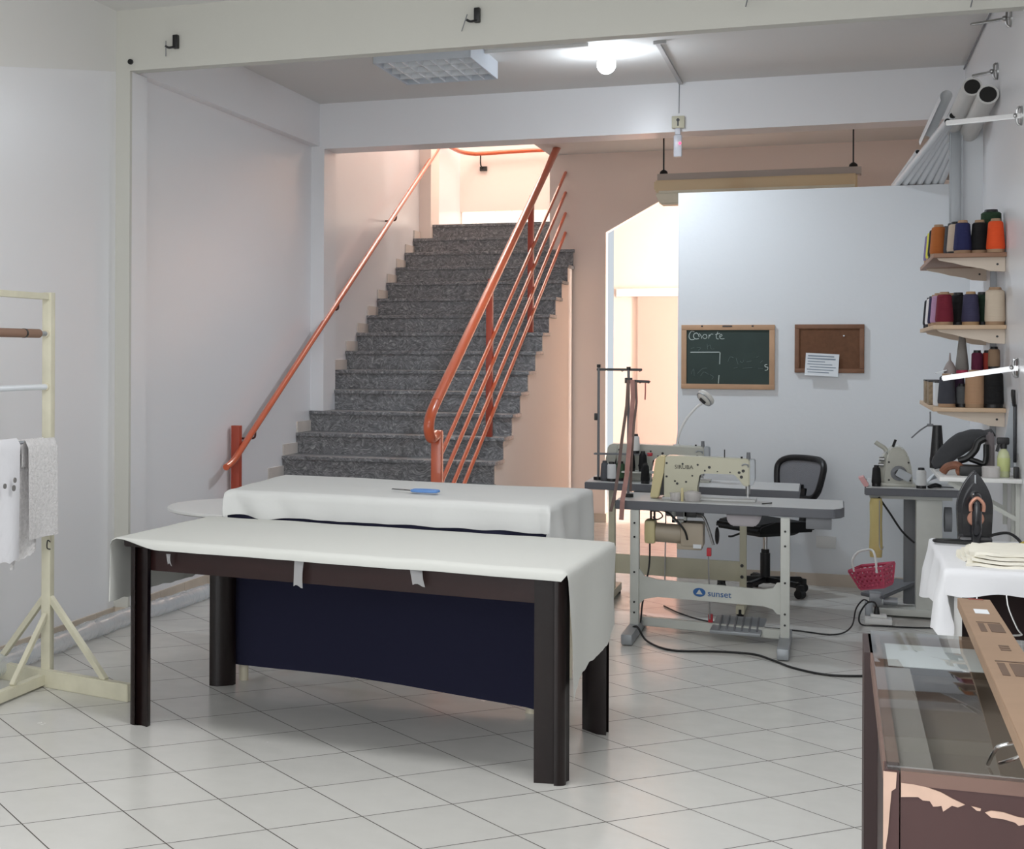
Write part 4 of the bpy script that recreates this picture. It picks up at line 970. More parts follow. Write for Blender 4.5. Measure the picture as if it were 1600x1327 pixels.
part('power_cord', MB().tube([(ox-.03, oy-.05, oz+.012), (ox-.1, oy-.06, oz+.012), (ox-.145, oy-.04, oz+.008), (ox-.14, oy-.09, oz+.008), (ox-.04, oy-.11, oz+.008), (ox+.06, oy-.12, oz+.008), (ox+.14, oy-.10, oz+.008), (ox+.155, oy-.06, oz+.02), (ox+.12, oy-.02, oz+.045), (ox+.07, oy-.0, oz+.035), (ox+.04, oy-.02, oz+.02)], .006, 8), M_RUB, iron)
solo('tape_measure', MB().grid(lambda s, t: Vector((.66+.10*t+.03*s, 6.75-.2*t, .858+.02*math.sin(t*5)+.02*t)), 2, 16, .0012), mat('yellow_tape', (208, 188, 84), .5), 'yellow tape measure at the right edge of the ironing cloth', 'tape measure', (.7, 6.7, .86), ang=80)
wb = MB(); wb.prism([(.715, 6.65, .5), (.80, 6.65, .5), (.80, 6.65, .86), (.70, 6.65, .86)], (0, .012, 0))
solo('grey_board', MB().box((.636, 5.98, .0), (.82, 6.0, .82), .002), mat('pale_grey_board', (186, 184, 176), .6), 'pale grey board leaning in front of the ironing cabinet at the photo edge', 'board', (.73, 5.98, 0)).location.x += .055

# ================================================================== WHITE WALL SHELF WITH TOOLS
ws = thing('wall_shelf', 'white low wall shelf holding tools below the three wooden shelves', 'shelf', (.66, 8.7, 1.0))
part('board', MB().box((.475, 8.3, .985), (XR-.001, 9.15, 1.005), .002), M_WHITE, ws)
for y in (8.4, 9.0):
    part('bracket', MB().bar((.52, y, .975), (XR-.01, y, .80), .012, .02).box((XR-.02, y-.01, .72), (XR-.001, y+.01, .985)), M_FRAME, ws)
part('rail', MB().box((XR-.016, 8.62, .55), (XR-.001, 8.65, .98)), M_FRAME, ws)
solo('black_bottle', MB().lathe([(.036, 0), (.036, .05), (.034, .06), (.030, .11), (.022, .225)], (.50, 8.95, 1.006), 20), M_BLACK, 'tall black cone standing at the far end of the white shelf', 'thread cone', (.50, 8.95, 1.006))
gm = MB()
def garment(s, t):
    c = Vector((.47, 8.75, 1.03)).lerp(Vector((.735, 8.6, 1.215)), s)
    c.z += .035*math.sin(s*PI); a = 2*PI*t; r = .018+.030*math.sin(min(1, s*1.15)*PI)**.6
    return c+Vector((-.5*r*math.sin(a), .06*math.cos(a)*(.3+.7*s), r*math.sin(a)))+Vector((0, 0, .005*noise.noise(Vector((s*9, t*7, 0)))))
gm.grid(garment, 26, 20)
solo('dark_garment', gm, mat('charcoal_cloth', (60, 61, 64), .85, bump=.3, bscale=30), 'charcoal folded cloth slanting upward on the white shelf', 'cloth', (.6, 8.68, 1.006), ang=80)
solo('tool_grip', MB().tube([(.50, 8.48, 1.018), (.52, 8.47, 1.045), (.56, 8.46, 1.055), (.585, 8.46, 1.03), (.565, 8.47, 1.018)], .02, 10), mat('rust_brown_leather', (128, 82, 60), .6, var=.2, vscale=20), 'rust brown leather grip lying in front of the charcoal cloth', 'grip', (.53, 8.47, 1.006))
blk = thing('cutting_tool', 'black hand cutting tool with bent arm on the white shelf', 'tool', (.64, 8.5, 1.006))
part('base', MB().box((.572, 8.42, 1.006), (.70, 8.56, 1.055), .008), M_BLACK, blk)
part('arm', MB().tube([(.57, 8.5, 1.075), (.61, 8.5, 1.09), (.645, 8.5, 1.13), (.66, 8.5, 1.17), (.69, 8.5, 1.19)], .017, 10).tube([(.60, 8.5, 1.095), (.65, 8.5, 1.075), (.69, 8.5, 1.07), (.695, 8.5, 1.16)], .013, 10), M_BLACK, blk)
solo('tall_box', MB().prism([(.69, 8.52, 1.006), (.735, 8.52, 1.006), (.735, 8.52, 1.20), (.722, 8.52, 1.226), (.70, 8.52, 1.21)], (0, .10, 0), .008), mat('mauve_grey_box', (112, 104, 106), .6), 'upright grey rounded case left of the spray bottle', 'case', (.71, 8.57, 1.006))
sb = thing('spray_bottle', 'pale green spray bottle with black trigger on the white shelf', 'bottle', (.765, 8.42, 1.006))
part('bottle', MB().lathe([(.026, 0), (.028, .01), (.028, .10), (.022, .122), (.012, .135), (.012, .145)], (.765, 8.42, 1.006), 22), mat('pale_green_plastic', (206, 212, 168), .25, alpha=.9), sb)
part('label', MB().lathe([(.0284, .03), (.0286, .035), (.0286, .09), (.0284, .095)], (.765, 8.42, 1.006), 22), mat('green_label', (196, 204, 140), .5), sb)
part('trigger_head', MB().box((.735, 8.405, 1.165), (.79, 8.435, 1.20), .008).cyl((.765, 8.42, 1.145), (.765, 8.42, 1.17), .015).bar((.745, 8.42, 1.165), (.735, 8.42, 1.13), .01, .014), M_BLACK, sb)
solo('glass_jar', MB().lathe([(.04, 0), (.042, .05), (.038, .055), (.034, .05), (.036, .006)], (.705, 8.36, 1.006), 22), M_CUP, 'small clear jar lid in front of the black cutting tool', 'jar', (.705, 8.36, 1.006))
# hanging things on the wall above the shelf
hs = thing('hanging_shears', 'long dark shears hanging on the right wall above the white shelf', 'shears', (.82, 8.55, 1.2))
part('blade', MB().box((XR-.014, 8.545, 1.07), (XR-.002, 8.585, 1.36), .004), mat('dark_steel', (58, 60, 64), .4, metal=.4), hs)
part('handle', MB().tube([(XR-.01, 8.55, 1.35), (XR-.015, 8.53, 1.40), (XR-.015, 8.535, 1.43)], .007, 8).tube([(XR-.01, 8.58, 1.35), (XR-.015, 8.60, 1.40), (XR-.015, 8.595, 1.43)], .007, 8), M_BLACK, hs)
solo('grey_cover', MB().prism([(.77, 8.63, 1.04), (.83, 8.63, 1.04), (.83, 8.63, 1.36), (.815, 8.63, 1.37), (.795, 8.63, 1.22)], (0, .008, 0), .002), mat('pale_blue_grey_plastic', (176, 182, 188), .4), 'pale grey triangular cover hanging beside the dark shears', 'cover', (.81, 8.63, 1.2))
solo('black_clip', MB().box((XR-.03, 8.36, 1.0), (XR-.006, 8.40, 1.06), .006), M_BLACK, 'small black clip on the shelf against the right wall', 'clip', (.82, 8.38, 1.006))
solo('thread_guide', MB().tube([(.47, 9.02, 1.30), (.47, 9.02, 1.235), (.458, 9.0, 1.228), (.42, 8.95, 1.205), (.375, 8.9, 1.165)], .004, 8, 2).box((.455, 9.0, 1.222), (.485, 9.03, 1.236), .003), M_GREYP, 'thin metal thread guide arm hanging below the lowest wooden shelf', 'thread guide', (.47, 9.02, 1.3))

# ================================================================== THREE WOODEN SHELVES WITH THREAD
M_SHW = mat('walnut_melamine', (150, 112, 88), .5, var=.10, vscale=8, stretch=(1, .1, 1)); M_SHP = mat('pale_maple_melamine', (206, 178, 148), .5, var=.06, vscale=8, stretch=(1, .1, 1))
M_BRK = mat('cream_wood_bracket', (216, 202, 186), .5)
SHX = .485
for z, m_, lab in ((2.145, M_SHW, 'topmost of the three wooden thread shelves, brown edged'), (1.762, M_SHP, 'middle one of the three wooden thread shelves, pale maple'), (1.322, M_SHP, 'lowest of the three wooden thread shelves, pale maple')):
    t = thing('thread_shelf', lab, 'shelf', (.66, 9.8, z), 'wooden thread shelves')
    part('board', MB().box((SHX, 9.06, z-.022), (XR-.001, 10.45, z), .002), m_, t)
    for y in (9.11, 10.2):
        pts = [(SHX+.02, y, z-.022), (XR-.002, y, z-.022), (XR-.002, y, z-.10), (XR-.08, y, z-.095), (XR-.12, y, z-.078), (XR-.2, y, z-.065), (XR-.25, y, z-.05), (SHX+.03, y, z-.035)]
        b_ = part('bracket', MB().prism(pts, (0, .02, 0), .002), M_BRK, t)
        part('screw', MB().cyl((XR-.04, y-.003, z-.06), (XR-.04, y, z-.06), .006, n=10), M_SCREW, b_)
solo('shelf_upright', MB().box((XR-.03, 9.62, 1.1), (XR-.001, 9.66, 2.12)), M_ALU, 'slim metal upright on the right wall behind the thread shelves', 'upright', (XR-.015, 9.64, 1.6))
GT = 'thread cones on the topmost wooden shelf'; z = 2.146
cone('std', (.632, 9.16, z), (34, 38, 84), 'navy blue thread cone at the front of the topmost shelf', GT)
cone('std', (.714, 9.17, z), (14, 14, 16), 'black thread cone between the navy and orange cones, topmost shelf', GT)
cone('std', (.785, 9.10, z), (232, 84, 36), 'bright orange thread cone at the wall end of the topmost shelf', GT)
cone('king', (.775, 9.24, z), (34, 60, 38), 'big dark green thread cone behind the bright orange one', GT, M_BLACK)
cone('std', (.605, 9.25, z), (196, 178, 160), 'beige thread cone just behind the navy one, topmost shelf', GT, M_BLACK)
cone('std', (.595, 9.36, z), (66, 66, 70), 'charcoal thread cone behind the beige one, topmost shelf', GT, M_BLACK)
cone('std', (.585, 9.55, z), (32, 26, 26), 'dark brown thread cone in the gap right of the rust one', GT, M_BLACK)
cone('std', (.530, 9.42, z), (176, 100, 46), 'rust orange thread cone on the front edge of the topmost shelf', GT)
cone('std', (.530, 9.63, z), (28, 30, 28), 'black thread cone between the rust and yellow ones', GT, M_BLACK)
cone('std', (.530, 9.84, z), (216, 208, 84), 'yellow thread cone near the far end of the topmost shelf', GT)
cone('std', (.530, 10.08, z), (122, 110, 150), 'lavender thread cone at the far end of the topmost shelf', GT)
GM = 'thread cones on the middle wooden shelf'; z = 1.763
cone('std', (.545, 9.17, z), (112, 24, 44), 'crimson thread cone at the front of the middle shelf', GM)
cone('std', (.672, 9.16, z), (58, 56, 84), 'slate blue thread cone with tan core on the middle shelf', GM, mat('tan_core', (178, 146, 108), .8))
cone('fat', (.785, 9.12, z), (210, 194, 174), 'big cream thread cone at the wall end of the middle shelf', GM)
cone('std', (.735, 9.24, z), (28, 52, 36), 'dark green thread cone behind the cream one, middle shelf', GM, M_BLACK)
cone('std', (.62, 9.28, z), (22, 22, 24), 'black thread cone behind the slate blue one, middle shelf', GM, M_BLACK)
cone('std', (.59, 9.36, z), (60, 62, 70), 'charcoal thread cone behind the crimson one, middle shelf', GM, M_CORE)
cone('std', (.53, 9.36, z), (178, 140, 172), 'lilac thread cone left of the crimson one, middle shelf', GM)
cone('std', (.53, 9.62, z), (40, 34, 70), 'dark indigo thread cone behind the lilac one, middle shelf', GM)
cone('std', (.528, 9.84, z), (226, 222, 222), 'white thread cone near the far end of the middle shelf', GM, M_BLACK)
cone('std', (.528, 10.08, z), (40, 40, 44), 'black thread cone at the far end of the middle shelf', GM, M_BLACK)
cone('std', (.79, 9.34, z), (84, 26, 32), 'dark red thread cone by the wall behind the cream one', GM, M_BLACK)
GL = 'thread cones on the lowest wooden shelf'; z = 1.323
cone('std', (.558, 9.16, z), (60, 62, 70), 'charcoal thread cone with kraft base on the lowest shelf', GL)
cone('spool', (.632, 9.17, z), (78, 80, 82), 'short grey thread spool beside the charcoal cone, lowest shelf', GL, M_BLACK)
cone('fat', (.692, 9.14, z), (178, 142, 112), 'plain tan thread cone in the middle of the lowest shelf', GL)
cone('fat', (.78, 9.13, z), (16, 16, 18), 'big black thread cone at the wall end of the lowest shelf', GL, M_BLACK)
cone('std', (.615, 9.28, z), (58, 36, 62), 'plum thread cone supporting the tall grey cone', GL, M_BLACK)
gcone = cone('tall', (.64, 9.285, z+.18), (132, 128, 124), 'tall grey pointed thread cone stacked above the lowest shelf', GL, mat('pink_band_core', (204, 60, 96), .6))
cone('std', (.735, 9.27, z), (40, 26, 40), 'dark cone carrying the maroon spool on the lowest shelf', GL, M_BLACK)
cone('spool', (.712, 9.26, z+.181), (96, 30, 60), 'maroon thread spool stacked on a dark cone', GL, M_BLACK)
cone('spool', (.765, 9.285, z+.181), (160, 58, 46), 'brick red thread spool stacked by the wall, lowest shelf', GL, M_BLACK)
cone('spool', (.79, 9.22, z+.201), (150, 124, 100), 'tan thread spool stacked on the big black cone', GL, M_BLACK)
M_BOOK = mat('tan_marbled_board', (150, 132, 108), .7, var=.35, vscale=40)
for k, (x0, x1, y0, y1, lab, mm) in enumerate(((.506, .53, 9.27, 9.46, 'white spined book beside the charcoal cone on the lowest shelf', M_PAPER), (.488, .54, 9.52, 9.72, 'tan marbled storage box nearer the front of the lowest shelf', M_BOOK), (.487, .56, 9.84, 10.04, 'tan marbled storage box at the far end of the lowest shelf', M_BOOK))):
    b_ = thing('storage_box' if k else 'book', lab, 'box' if k else 'book', ((x0+x1)/2, y0, z))
    part('body', MB().box((x0, y0, z+.001), (x1, y1, z+.128), .002), mm, b_)
    part('cover', MB().box((x0-.001, y0-.001, z+.128), (x1+.004, y1+.002, z+.134)).box((x1, y0-.001, z+.001), (x1+.005, y1+.002, z+.134)), M_BLACK, b_)
solo('oil_can', MB().lathe([(.03, 0), (.032, .02), (.02, .05), (.006, .07), (.003, .11)], (.575, 9.2, z+.181), 18), mat('grey_oil_can', (150, 140, 138), .4), 'small grey oil can with spout on top of the charcoal cone', 'oil can', (.575, 9.2, z+.181))
solo('paper_strip', MB().box((.505, 9.16, z+.186), (.56, 9.26, z+.192), .001, Matrix.Rotation(-.35, 3, 'Y')), M_PAPER, 'white paper slip lying on the books of the lowest shelf', 'paper', (.53, 9.2, z+.186))

# wall arms with round flanges
def wall_arm(label, y, z, L, tilt, loc, w=.02):
    t = thing('tube_holder', label, 'tube holder', loc, 'metal arms sticking out of the right wall')
    part('arm', MB().bar((XR-.004, y, z), (XR-L, y, z-tilt), w, w*1.3, .004), M_CHROME, t)
    part('flange', MB().cyl((XR-.006, y, z), (XR, y, z), .048, n=24).tube([(XR-.008, y, z+.045), (XR-.02, y, z+.03), (XR-.02, y, z-.03), (XR-.008, y, z-.045)], .006, 8), M_STEEL, t)
    part('bolt', MB().sphere((XR-.03, y, z), .014, n=10), M_STEEL, t)
    return t
wall_arm('shiny metal arm on the right wall in front of the white tubes', 8.38, 2.765, .335, .02, (XR, 8.38, 2.765))
wall_arm('metal arm on the right wall in front of the lowest thread shelf', 8.5, 1.54, .34, .055, (XR, 8.5, 1.54))
wall_arm('thin dark bolt arm high on the right wall near the front beam', 8.9, 3.345, .19, .02, (XR, 8.9, 3.345), .012)
wall_arm('short metal arm above the open tube ends on the right wall', 9.6, 3.19, .13, .02, (XR, 9.6, 3.19), .014)
# tubes resting on the partition top
M_PVC = mat('white_pvc', (214, 216, 218), .35); M_HOLE = mat('tube_inside', (26, 25, 24), .8)
def pipe(name, label, p, q, r, m_, grp):
    t = thing(name, label, 'tube', q, grp); P, Q = Vector(p), Vector(q); d = (Q-P).normalized()
    part('tube', MB().cyl(P, Q, r, n=20), m_, t)
    ring = MB().cyl(P-d*.0015, P+d*.003, r*.8, n=18); part('opening', ring, M_HOLE, t, 'dark open end')
    return t
GP = 'white tubes sloping over the partition'
ends = [((.607, 10.0, 2.979), (.396, 11.46, 2.78), .02), ((.634, 10.0, 3.01), (.439, 11.46, 2.78), .022), ((.660, 10.0, 3.034), (.483, 11.46, 2.785), .024),
        ((.687, 10.0, 3.054), (.530, 11.46, 2.782), .022), ((.713, 10.0, 3.075), (.578, 11.46, 2.784), .024), ((.74, 10.0, 3.09), (.622, 11.46, 2.78), .02), ((.771, 10.0, 3.10), (.662, 11.46, 2.782), .022)]
wh = ['white tube at the left side of the bundle lying on the partition', 'white tube, second from the left in the bundle on the partition', 'white tube, third from the left in the bundle on the partition', 'white tube in the middle of the bundle on the partition',
      'white tube, third from the right in the bundle on the partition', 'white tube, second from the right in the bundle on the partition', 'white tube at the right side of the bundle lying on the partition']
for (p, q, r), lab in zip(ends, wh):
    p = Vector(p); q = Vector(q); pipe('plastic_tube', lab, p, q+(q-p)*.2, r, M_PVC, GP)
pipe('plastic_tube', 'short white tube with black open end left of the bundle', (.505, 11.25, 2.955), (.375, 11.72, 2.785), .018, M_PVC, GP)
pipe('fabric_roll', 'thick white wrapped roll with dark open end beside the right wall', (.775, 9.45, 3.04), (.72, 11.7, 2.86), .055, mat('wrapped_roll_white', (206, 205, 202), .6, bump=.4, bscale=12), 'wrapped rolls by the right wall')
pipe('fabric_roll', 'thick white wrapped roll with dark open end above the tube bundle', (.70, 9.5, 3.095), (.60, 11.7, 2.87), .052, MATS['wrapped_roll_white'], 'wrapped rolls by the right wall')
def curl(s_, t):
    a = -.6+4.4*s_; r = .028+.010*s_
    c = Vector((.60, 9.95, 3.12)).lerp(Vector((.515, 10.5, 2.93)), t)
    return c+Vector((r*math.cos(a), 0, r*math.sin(a)))
solo('plastic_sheet', MB().grid(curl, 24, 10, .0015), mat('white_plastic_sheet', (216, 218, 220), .3), 'curled white plastic sheet lying on the left of the tube bundle', 'plastic sheet', (.56, 10.2, 3.0), ang=80)
solo('metal_bar', MB().box((.645, 10.35, 2.147), (.708, 10.365, 3.0), .001).box((.640, 10.345, 2.147), (.648, 10.372, 3.0)).box((.705, 10.345, 2.147), (.713, 10.372, 3.0)), M_ALU, 'wide grey metal channel standing on the topmost thread shelf', 'metal channel', (.676, 10.36, 2.147))
solo('leaning_board', MB().prism([(.715, 10.43, 2.16), (.83, 10.43, 2.45), (.83, 10.43, 3.0), (.715, 10.43, 2.95)], (0, .006, 0)), W_PART, 'white board leaning on the right wall behind the grey channel', 'board', (.78, 10.43, 2.16))

# ================================================================== GLASS COUNTER
cn = thing('display_counter', 'worn brown display counter with a glass top in the right foreground', 'counter', (.4, 3.3, 0))
CX, CY0, CY1, CZ = .076, 2.655, 3.93, .945; CX2 = .72
part('glass_top', MB().box((CX+.002, CY0-.004, CZ), (CX2, CY1, CZ+.008), .002), M_GLASS, cn, 'clear glass top')
part('front_panel', MB().box((CX+.022, CY0, 0), (CX2, CY0+.018, CZ-.022)), M_BROWN, cn)
part('front_rail', MB().box((CX+.022, CY0-.002, CZ-.022), (CX2, CY0+.02, CZ)), M_BROWNL, cn, 'faded top rail')
part('corner_post', MB().box((CX, CY0-.002, 0), (CX+.02, CY0+.05, CZ)), M_BROWN, cn)
part('back_post', MB().box((CX-.014, CY1-.25, 0), (CX+.012, CY1, CZ)), M_BROWND, cn)
part('side_panel', MB().box((CX+.012, CY0+.05, 0), (CX+.022, CY1-.25, CZ-.04)), M_BROWND, cn)
part('side_rail', MB().box((CX-.002, CY0+.05, CZ-.03), (CX+.022, CY1, CZ)), M_BROWNL, cn)
part('far_rail', MB().box((CX+.02, CY1-.02, CZ-.03), (CX2, CY1, CZ)), M_BROWNL, cn)
part('back_panel', MB().box((CX2-.02, CY0, 0), (CX2, CY1, CZ)), M_BROWND, cn)
part('far_panel', MB().box((CX+.022, CY1-.02, 0), (CX2-.02, CY1-.002, CZ-.03)), M_BROWND, cn)
part('inner_shelf', MB().box((CX+.022, CY0+.02, .84), (CX2-.02, CY1-.02, .86)), mat('taupe_shelf_board', (116, 102, 92), .6), cn)
# torn laminate: bare board showing along the front
def peel(pts): return MB().prism([(x, CY0-.003, z) for x, z in pts], (0, .003, 0))
K = lambda px: CX+(px-275)/230*.0172*2.2
def PX(px, pz): # position on the front face
    return (CX+(px-275)*.0001655, CZ-.003-(pz-245)*.000178+(px-275)*.0000270*0+ (px-400)*.0)
pl = part('torn_edge', peel([PX(412, 335), PX(520, 338), PX(640, 352), PX(760, 385), PX(860, 432), PX(960, 470), PX(900, 500), PX(850, 490), PX(775, 550), PX(760, 500), PX(725, 510), PX(690, 515), PX(660, 470), PX(600, 470), PX(560, 445), PX(480, 452), PX(412, 460)]), M_PEEL, cn, 'bare torn chipboard')
part('torn_edge', peel([PX(1015, 478), PX(1095, 490), PX(1090, 512), PX(1060, 512)]), M_PEEL, cn)
part('torn_edge', peel([PX(1130, 520), PX(1180, 500), PX(1280, 502), PX(1400, 530), PX(1620, 545), PX(1900, 560), PX(1900, 600), PX(1620, 620), PX(1560, 615), PX(1500, 605), PX(1450, 590), PX(1410, 605), PX(1380, 580), PX(1280, 560), PX(1180, 558)]), M_PEEL, cn)
m = MB(); m.prism([(CX-.003, CY0-.0045, CZ-.003), (CX+.0165, CY0-.0045, CZ-.003), (CX+.0150, CY0-.0045, CZ-.028), (CX+.009, CY0-.0045, CZ-.033), (CX+.006, CY0-.0045, CZ-.07), (CX+.004, CY0-.0045, CZ-.10), (CX+.001, CY0-.0045, CZ-.12), (CX+.004, CY0-.0045, CZ-.2), (CX-.003, CY0-.0045, CZ-.3)], (0, .0025, 0))
part('torn_edge', m, M_PEEL, cn)
solo('paper_sheet', MB().box((.108, 3.60, .9335), (.30, 3.87, .935)), M_PAPER, 'white paper sheet lying under the glass of the counter', 'paper', (.2, 3.7, .9335))
solo('tray', MB().box((CX+.022, CY0+.02, .922), (.150, CY1-.03, .931)), mat('reflection_grey', (132, 125, 121), .8), 'grey board standing in for a reflection under the left counter glass', 'tray', (.12, 3.3, .922))  # puts the grey reflection on the left of the glass into a board's colour
# long cardboard box lying across the counter
cx = thing('cardboard_box', 'long flat kraft cardboard box lying on the glass counter', 'box', (.31, 3.5, .97))
a, b = Vector((.296, 4.42, .945)), Vector((.222, 2.05, 1.075))
d = (b-a).normalized(); w = Vector((1, .0, 0)); wn = (w-d*w.dot(d)).normalized(); up = wn.cross(d); up = up if up.z > 0 else -up
BW, BT = .076, .026
def BXp(u, v, h=0): return a+(b-a)*u+wn*(BW*v)+up*h
m = MB(); m.prism([BXp(0, 0), BXp(0, 1), BXp(1, 1), BXp(1, 0)], up*BT, .001)
part('box', m, M_CARD, cx)
def bp(u0, u1, v0, v1, m_, lab=None, name='printed_mark'):
    m = MB(); m.prism([BXp(u0, v0, BT+.0004), BXp(u0, v1, BT+.0004), BXp(u1, v1, BT+.0004), BXp(u1, v0, BT+.0004)], up*.0005); return part(name, m, m_, cx, lab)
bp(.0, .012, .33, .78, mat('red_brown_tape', (140, 60, 48), .6), None, 'seal')
bp(.12, .165, .32, .72, M_PAPER, 'white sticker', 'sticker')
for u in (.245, .535):
    bp(u, u+.006, .22, .85, M_CARDP); bp(u+.014, u+.085, .24, .40, M_CARDP); bp(u+.014, u+.085, .50, .86, M_CARDP)
for k in range(3): bp(.43+.014*k, .438+.014*k, .48, .72, M_CARDP)
bkt = solo('wire_bracket', MB().tube([(.225, 2.70, .957), (.232, 2.66, .99), (.240, 2.65, 1.0), (.262, 2.65, 1.005), (.265, 2.64, .99), (.25, 2.66, .975), (.24, 2.68, .965)], .003, 8, 3), M_CHROME, 'small bent chrome clip on the glass beside the cardboard box', 'clip', (.24, 2.67, .955))

# ================================================================== CEILING FITTINGS
lf = thing('ceiling_light', 'white ceiling luminaire with reflective louvre grid, switched off', 'ceiling light', (-2.51, 10.2, ZC))
lx0, lx1, ly0, ly1, lz = -2.83, -2.18, 9.78, 10.64, 3.508
part('housing', MB().box((lx0, ly0, lz), (lx1, ly0+.012, ZC)).box((lx0, ly1-.012, lz), (lx1, ly1, ZC)).box((lx0, ly0, lz), (lx0+.012, ly1, ZC)).box((lx1-.012, ly0, lz), (lx1, ly1, ZC)).box((lx0, ly0, ZC-.012), (lx1, ly1, ZC)), mat('fixture_white', (206, 212, 220), .4), lf)
M_LOUV = mat('mirror_louvre', (240, 243, 246), .2, metal=.25)
for k in range(1, 4): 
    y = ly0+(ly1-ly0)*k/4; part('louvre_rib', MB().prism([(lx0+.012, y-.01, ZC-.03), (lx1-.012, y-.01, ZC-.03), (lx1-.012, y-.004, lz+.004), (lx0+.012, y-.004, lz+.004)], (0, .012, 0)), M_LOUV, lf)
for k in range(1, 7):
    x = lx0+(lx1-lx0)*k/7; part('louvre_blade', MB().prism([(x-.018, ly0+.012, ZC-.03), (x+.018, ly0+.012, ZC-.03), (x+.003, ly0+.012, lz+.004), (x-.003, ly0+.012, lz+.004)], (0, ly1-ly0-.024, 0)), M_LOUV, lf)
for k in range(2):
    y = ly0+(ly1-ly0)*(.27+.46*k); part('lamp_tube', MB().cyl((lx0+.03, y, ZC-.045), (lx1-.03, y, ZC-.045), .013), M_WHITE, lf)
part('reflector', MB().box((lx0+.012, ly0+.012, ZC-.016), (lx1-.012, ly1-.012, ZC-.012)), mat('dark_reflector', (120, 124, 128), .3, metal=.6), lf)
bl = thing('light_bulb', 'lit white bulb in a ceiling socket', 'light bulb', (-1.43, 10.55, ZC))
part('socket', MB().cyl((-1.43, 10.55, ZC-.035), (-1.43, 10.55, ZC), .045, .05), M_WHITE, bl)
bulb = part('bulb', MB().sphere((-1.43, 10.55, 3.545), .062, (1, 1, 1.05), 24), mat('bulb_lit', (255, 255, 255), .4, emit=(242, 248, 255), estr=22), bl)
solo('cable_conduit', MB().box((-2.18, 10.20, ZC-.022), (-1.50, 10.235, ZC)), M_WHITE, 'white cable duct between the louvre luminaire and the bulb', 'cable duct', (-1.8, 10.22, ZC))
solo('cable_conduit', MB().box((-1.088, 10.3, ZC-.018), (-1.06, 11.93, ZC)).box((-1.10, 10.295, ZC-.02), (-1.02, 10.32, ZC)), mat('grey_duct', (186, 186, 186), .5), 'grey cable duct running from the bulb to the rear beam', 'cable duct', (-1.07, 11, ZC))
solo('beam_wire', MB().tube([(-1.085, 11.925, 3.62), (-1.087, 11.925, 3.40)], .003, 6, 0), M_ALU, 'thin grey wire down the face of the rear beam', 'wire', (-1.086, 11.925, 3.5))
jb = thing('junction_box', 'small white outlet box at the lower edge of the rear beam', 'outlet box', (-1.09, 11.93, 3.32))
part('box', MB().box((-1.135, 11.89, 3.285), (-1.045, 11.93, 3.375), .004), M_FRAMEC, jb)
part('port', MB().cyl((-1.09, 11.886, 3.345), (-1.09, 11.892, 3.345), .012, n=12).box((-1.095, 11.886, 3.30), (-1.085, 11.892, 3.335)), M_SCREW, jb)
sn = thing('sensor', 'translucent white sensor with red light hanging below the outlet box', 'sensor', (-1.09, 11.91, 3.2))
part('body', MB().box((-1.122, 11.885, 3.07), (-1.062, 11.925, 3.235), .012), mat('milky_plastic', (214, 216, 224), .3), sn)
part('neck', MB().box((-1.112, 11.89, 3.235), (-1.072, 11.92, 3.285), .006), mat('milky_plastic', (214, 216, 224), .3), sn)
part('indicator', MB().sphere((-1.075, 11.884, 3.17), .009, n=10), mat('red_led', (255, 60, 90), .4, emit=(255, 60, 100), estr=3), sn)
# hooks on the front beam
def bhook(x, z, label, a):
    t = thing('beam_hook', label, 'hook', (x, 8.25, z), 'black hooks along the front beam')
    part('clip', MB().box((x-.016, 8.215, z-.01), (x+.016, 8.25, z+.07), .006), M_BLACK, t)
    part('arm', MB().tube([(x, 8.22, z), (x-.03, 8.2, z-.008), (x-.05, 8.19, z+.002)], .007, 8), M_BLACK, t)
    part('pin', MB().cyl((x-.045, 8.19, z+.03), (x-.045-a, 8.19, z-.06), .003, n=8), M_GREYP, t)
bhook(-3.575, 3.385, 'leftmost black hook on the front beam, above the pillar', 0)
bhook(-1.80, 3.40, 'black hook in the middle of the front beam above the luminaire', .03)
bhook(-.36, 3.415, 'black hook at the top edge of the photo on the front beam', .02)
bhook(.66, 3.33, 'rightmost black hook on the front beam near the right wall', .02)
solo('anchor', MB().cyl((-3.872, 8.235, 3.32), (-3.872, 8.25, 3.32), .016, n=12), M_BLACK, 'small black wall plug at the top corner of the pillar', 'wall plug', (-3.872, 8.24, 3.32))
solo('ceiling_cable', MB().tube([(.825, 8.62, 3.60), (.826, 9.6, 3.58), (.826, 10.6, 3.6), (.826, 11.9, 3.60)], .006, 8), M_GREYP, 'grey cable running along the top of the right wall', 'cable', (.826, 10, 3.6))

# ================================================================== BEHIND THE PARTITION
ac = thing('air_unit', 'cream air curtain unit with rounded end hanging above the partition', 'air curtain', (-.6, 13.4, 2.9))
part('case', MB().prism([(-1.41, 13.3, 3.055), (-1.41, 13.3, 2.97), (-1.36, 13.3, 2.93), (.16, 13.3, 2.93), (.16, 13.3, 3.055)], (0, .16, 0), .012), mat('yellowed_plastic', (214, 190, 150), .45), ac)
part('grille', MB().box((-1.37, 13.285, 2.945), (.14, 13.30, 2.965)), M_CREAMW, ac)
part('lower_lip', MB().prism([(-1.40, 13.28, 2.95), (-1.36, 13.28, 2.85), (-1.1, 13.28, 2.85), (-1.1, 13.28, 2.95)], (0, .18, 0), .012), M_CREAMW, ac)
hf = thing('hanging_light', 'long hanging light channel above the partition on two dark straps', 'light fitting', (-.6, 13.5, 3.1))
part('channel', MB().box((-1.39, 13.36, 3.055), (.19, 13.52, 3.115), .004), mat('dusty_white_channel', (186, 176, 168), .5), hf)
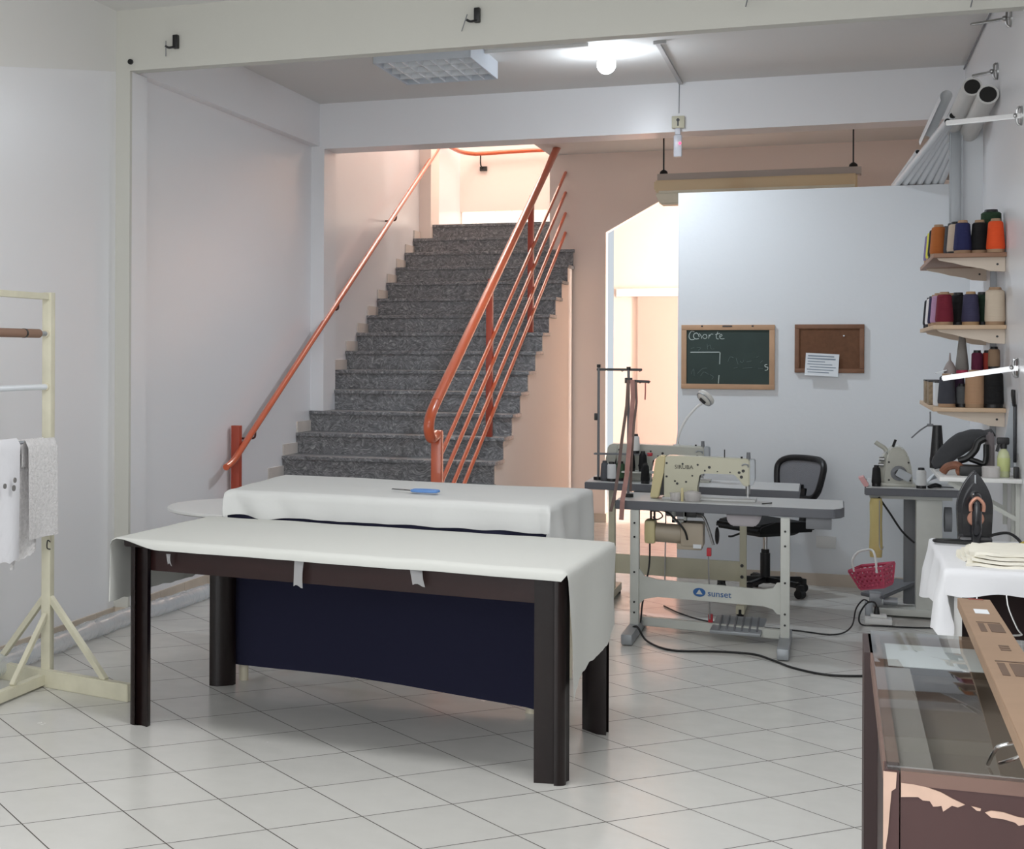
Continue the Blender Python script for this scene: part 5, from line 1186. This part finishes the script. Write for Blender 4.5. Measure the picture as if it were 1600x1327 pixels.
for x in (-1.345, .13):
    part('strap', MB().box((x-.006, 13.42, 3.11), (x+.006, 13.44, 3.51)), M_SCREW, hf)
    part('knob', MB().lathe([(.035, 0), (.03, .025), (.012, .04)], (x, 13.43, 3.115), 16), M_BLACK, hf)

# ================================================================== CAMERA
F, PX0, PY0, PHI = 2400., 330., 551., .004
th = math.atan((1305-PX0)/F)
cam = bpy.data.cameras.new('camera'); cam.sensor_width = 36; cam.sensor_fit = 'HORIZONTAL'
cam.lens = 36*F/1600; cam.shift_x = (800-PX0)/1600; cam.shift_y = -(663.5-PY0)/1600; cam.clip_start = .05; cam.clip_end = 100
co = bpy.data.objects.new('camera', cam); COL.objects.link(co)
co.matrix_world = Matrix.Translation((0, 0, 1.6)) @ Matrix.Rotation(th, 4, 'Z') @ Matrix.Rotation(PI/2, 4, 'X') @ Matrix.Rotation(PHI, 4, 'Z')
SC.camera = co

# ================================================================== LIGHT
def area(name, loc, rot, sx_, sy, power, c):
    l = bpy.data.lights.new(name, 'AREA'); l.shape = 'RECTANGLE'; l.size = sx_; l.size_y = sy; l.energy = power; l.color = c
    o = bpy.data.objects.new(name, l); COL.objects.link(o); o.location = loc; o.rotation_euler = rot; return o
# daylight through the shop front (behind the camera)
area('shopfront_daylight', (-1.6, Y0+.05, 1.75), (PI/2, 0, 0), 4.2, 2.7, 108, (.97, .985, 1.0))
# louvre luminaires in the front bay, above the camera and out of frame
for k_, y_ in enumerate((1.2, 5.2)): area('front_ceiling_lamp', (-1.2, y_, ZC-.06), (0, 0, 0), 1.3, .65, 38, (.98, .99, 1.0))
# daylight from the skylight above the landing and from the rear room's window
area('stairwell_skylight', (-3.2, 16.2, 6.2), (0, 0, 0), 1.3, 2.2, 76, (1, .96, .92))
area('rear_window_daylight', (1.0, 15.5, 1.8), (0, PI/2, 0), 2.4, .7, 140, (1, .99, .97))
pl_ = bpy.data.lights.new('bulb_light', 'POINT'); pl_.energy = 8; pl_.color = (.82, .91, 1); pl_.shadow_soft_size = .07
po = bpy.data.objects.new('bulb_light', pl_); COL.objects.link(po); po.location = (-1.43, 10.55, 3.43)
sp_ = bpy.data.lights.new('bulb_downlight', 'SPOT'); sp_.energy = 72; sp_.color = (.82, .91, 1); sp_.spot_size = math.radians(176); sp_.spot_blend = .75; sp_.shadow_soft_size = .07
po = bpy.data.objects.new('bulb_downlight', sp_); COL.objects.link(po); po.location = (-1.43, 10.55, 3.43)
w_ = bpy.data.worlds.new('sky'); SC.world = w_; w_.use_nodes = True
w_.node_tree.nodes['Background'].inputs[0].default_value = (.85, .93, 1, 1); w_.node_tree.nodes['Background'].inputs[1].default_value = .6

SC.view_settings.view_transform = 'Standard'; SC.view_settings.look = 'None'; SC.view_settings.gamma = 1; SC.view_settings.use_curve_mapping = False
SC.view_settings.exposure = .3
SC.cycles.diffuse_bounces = 6
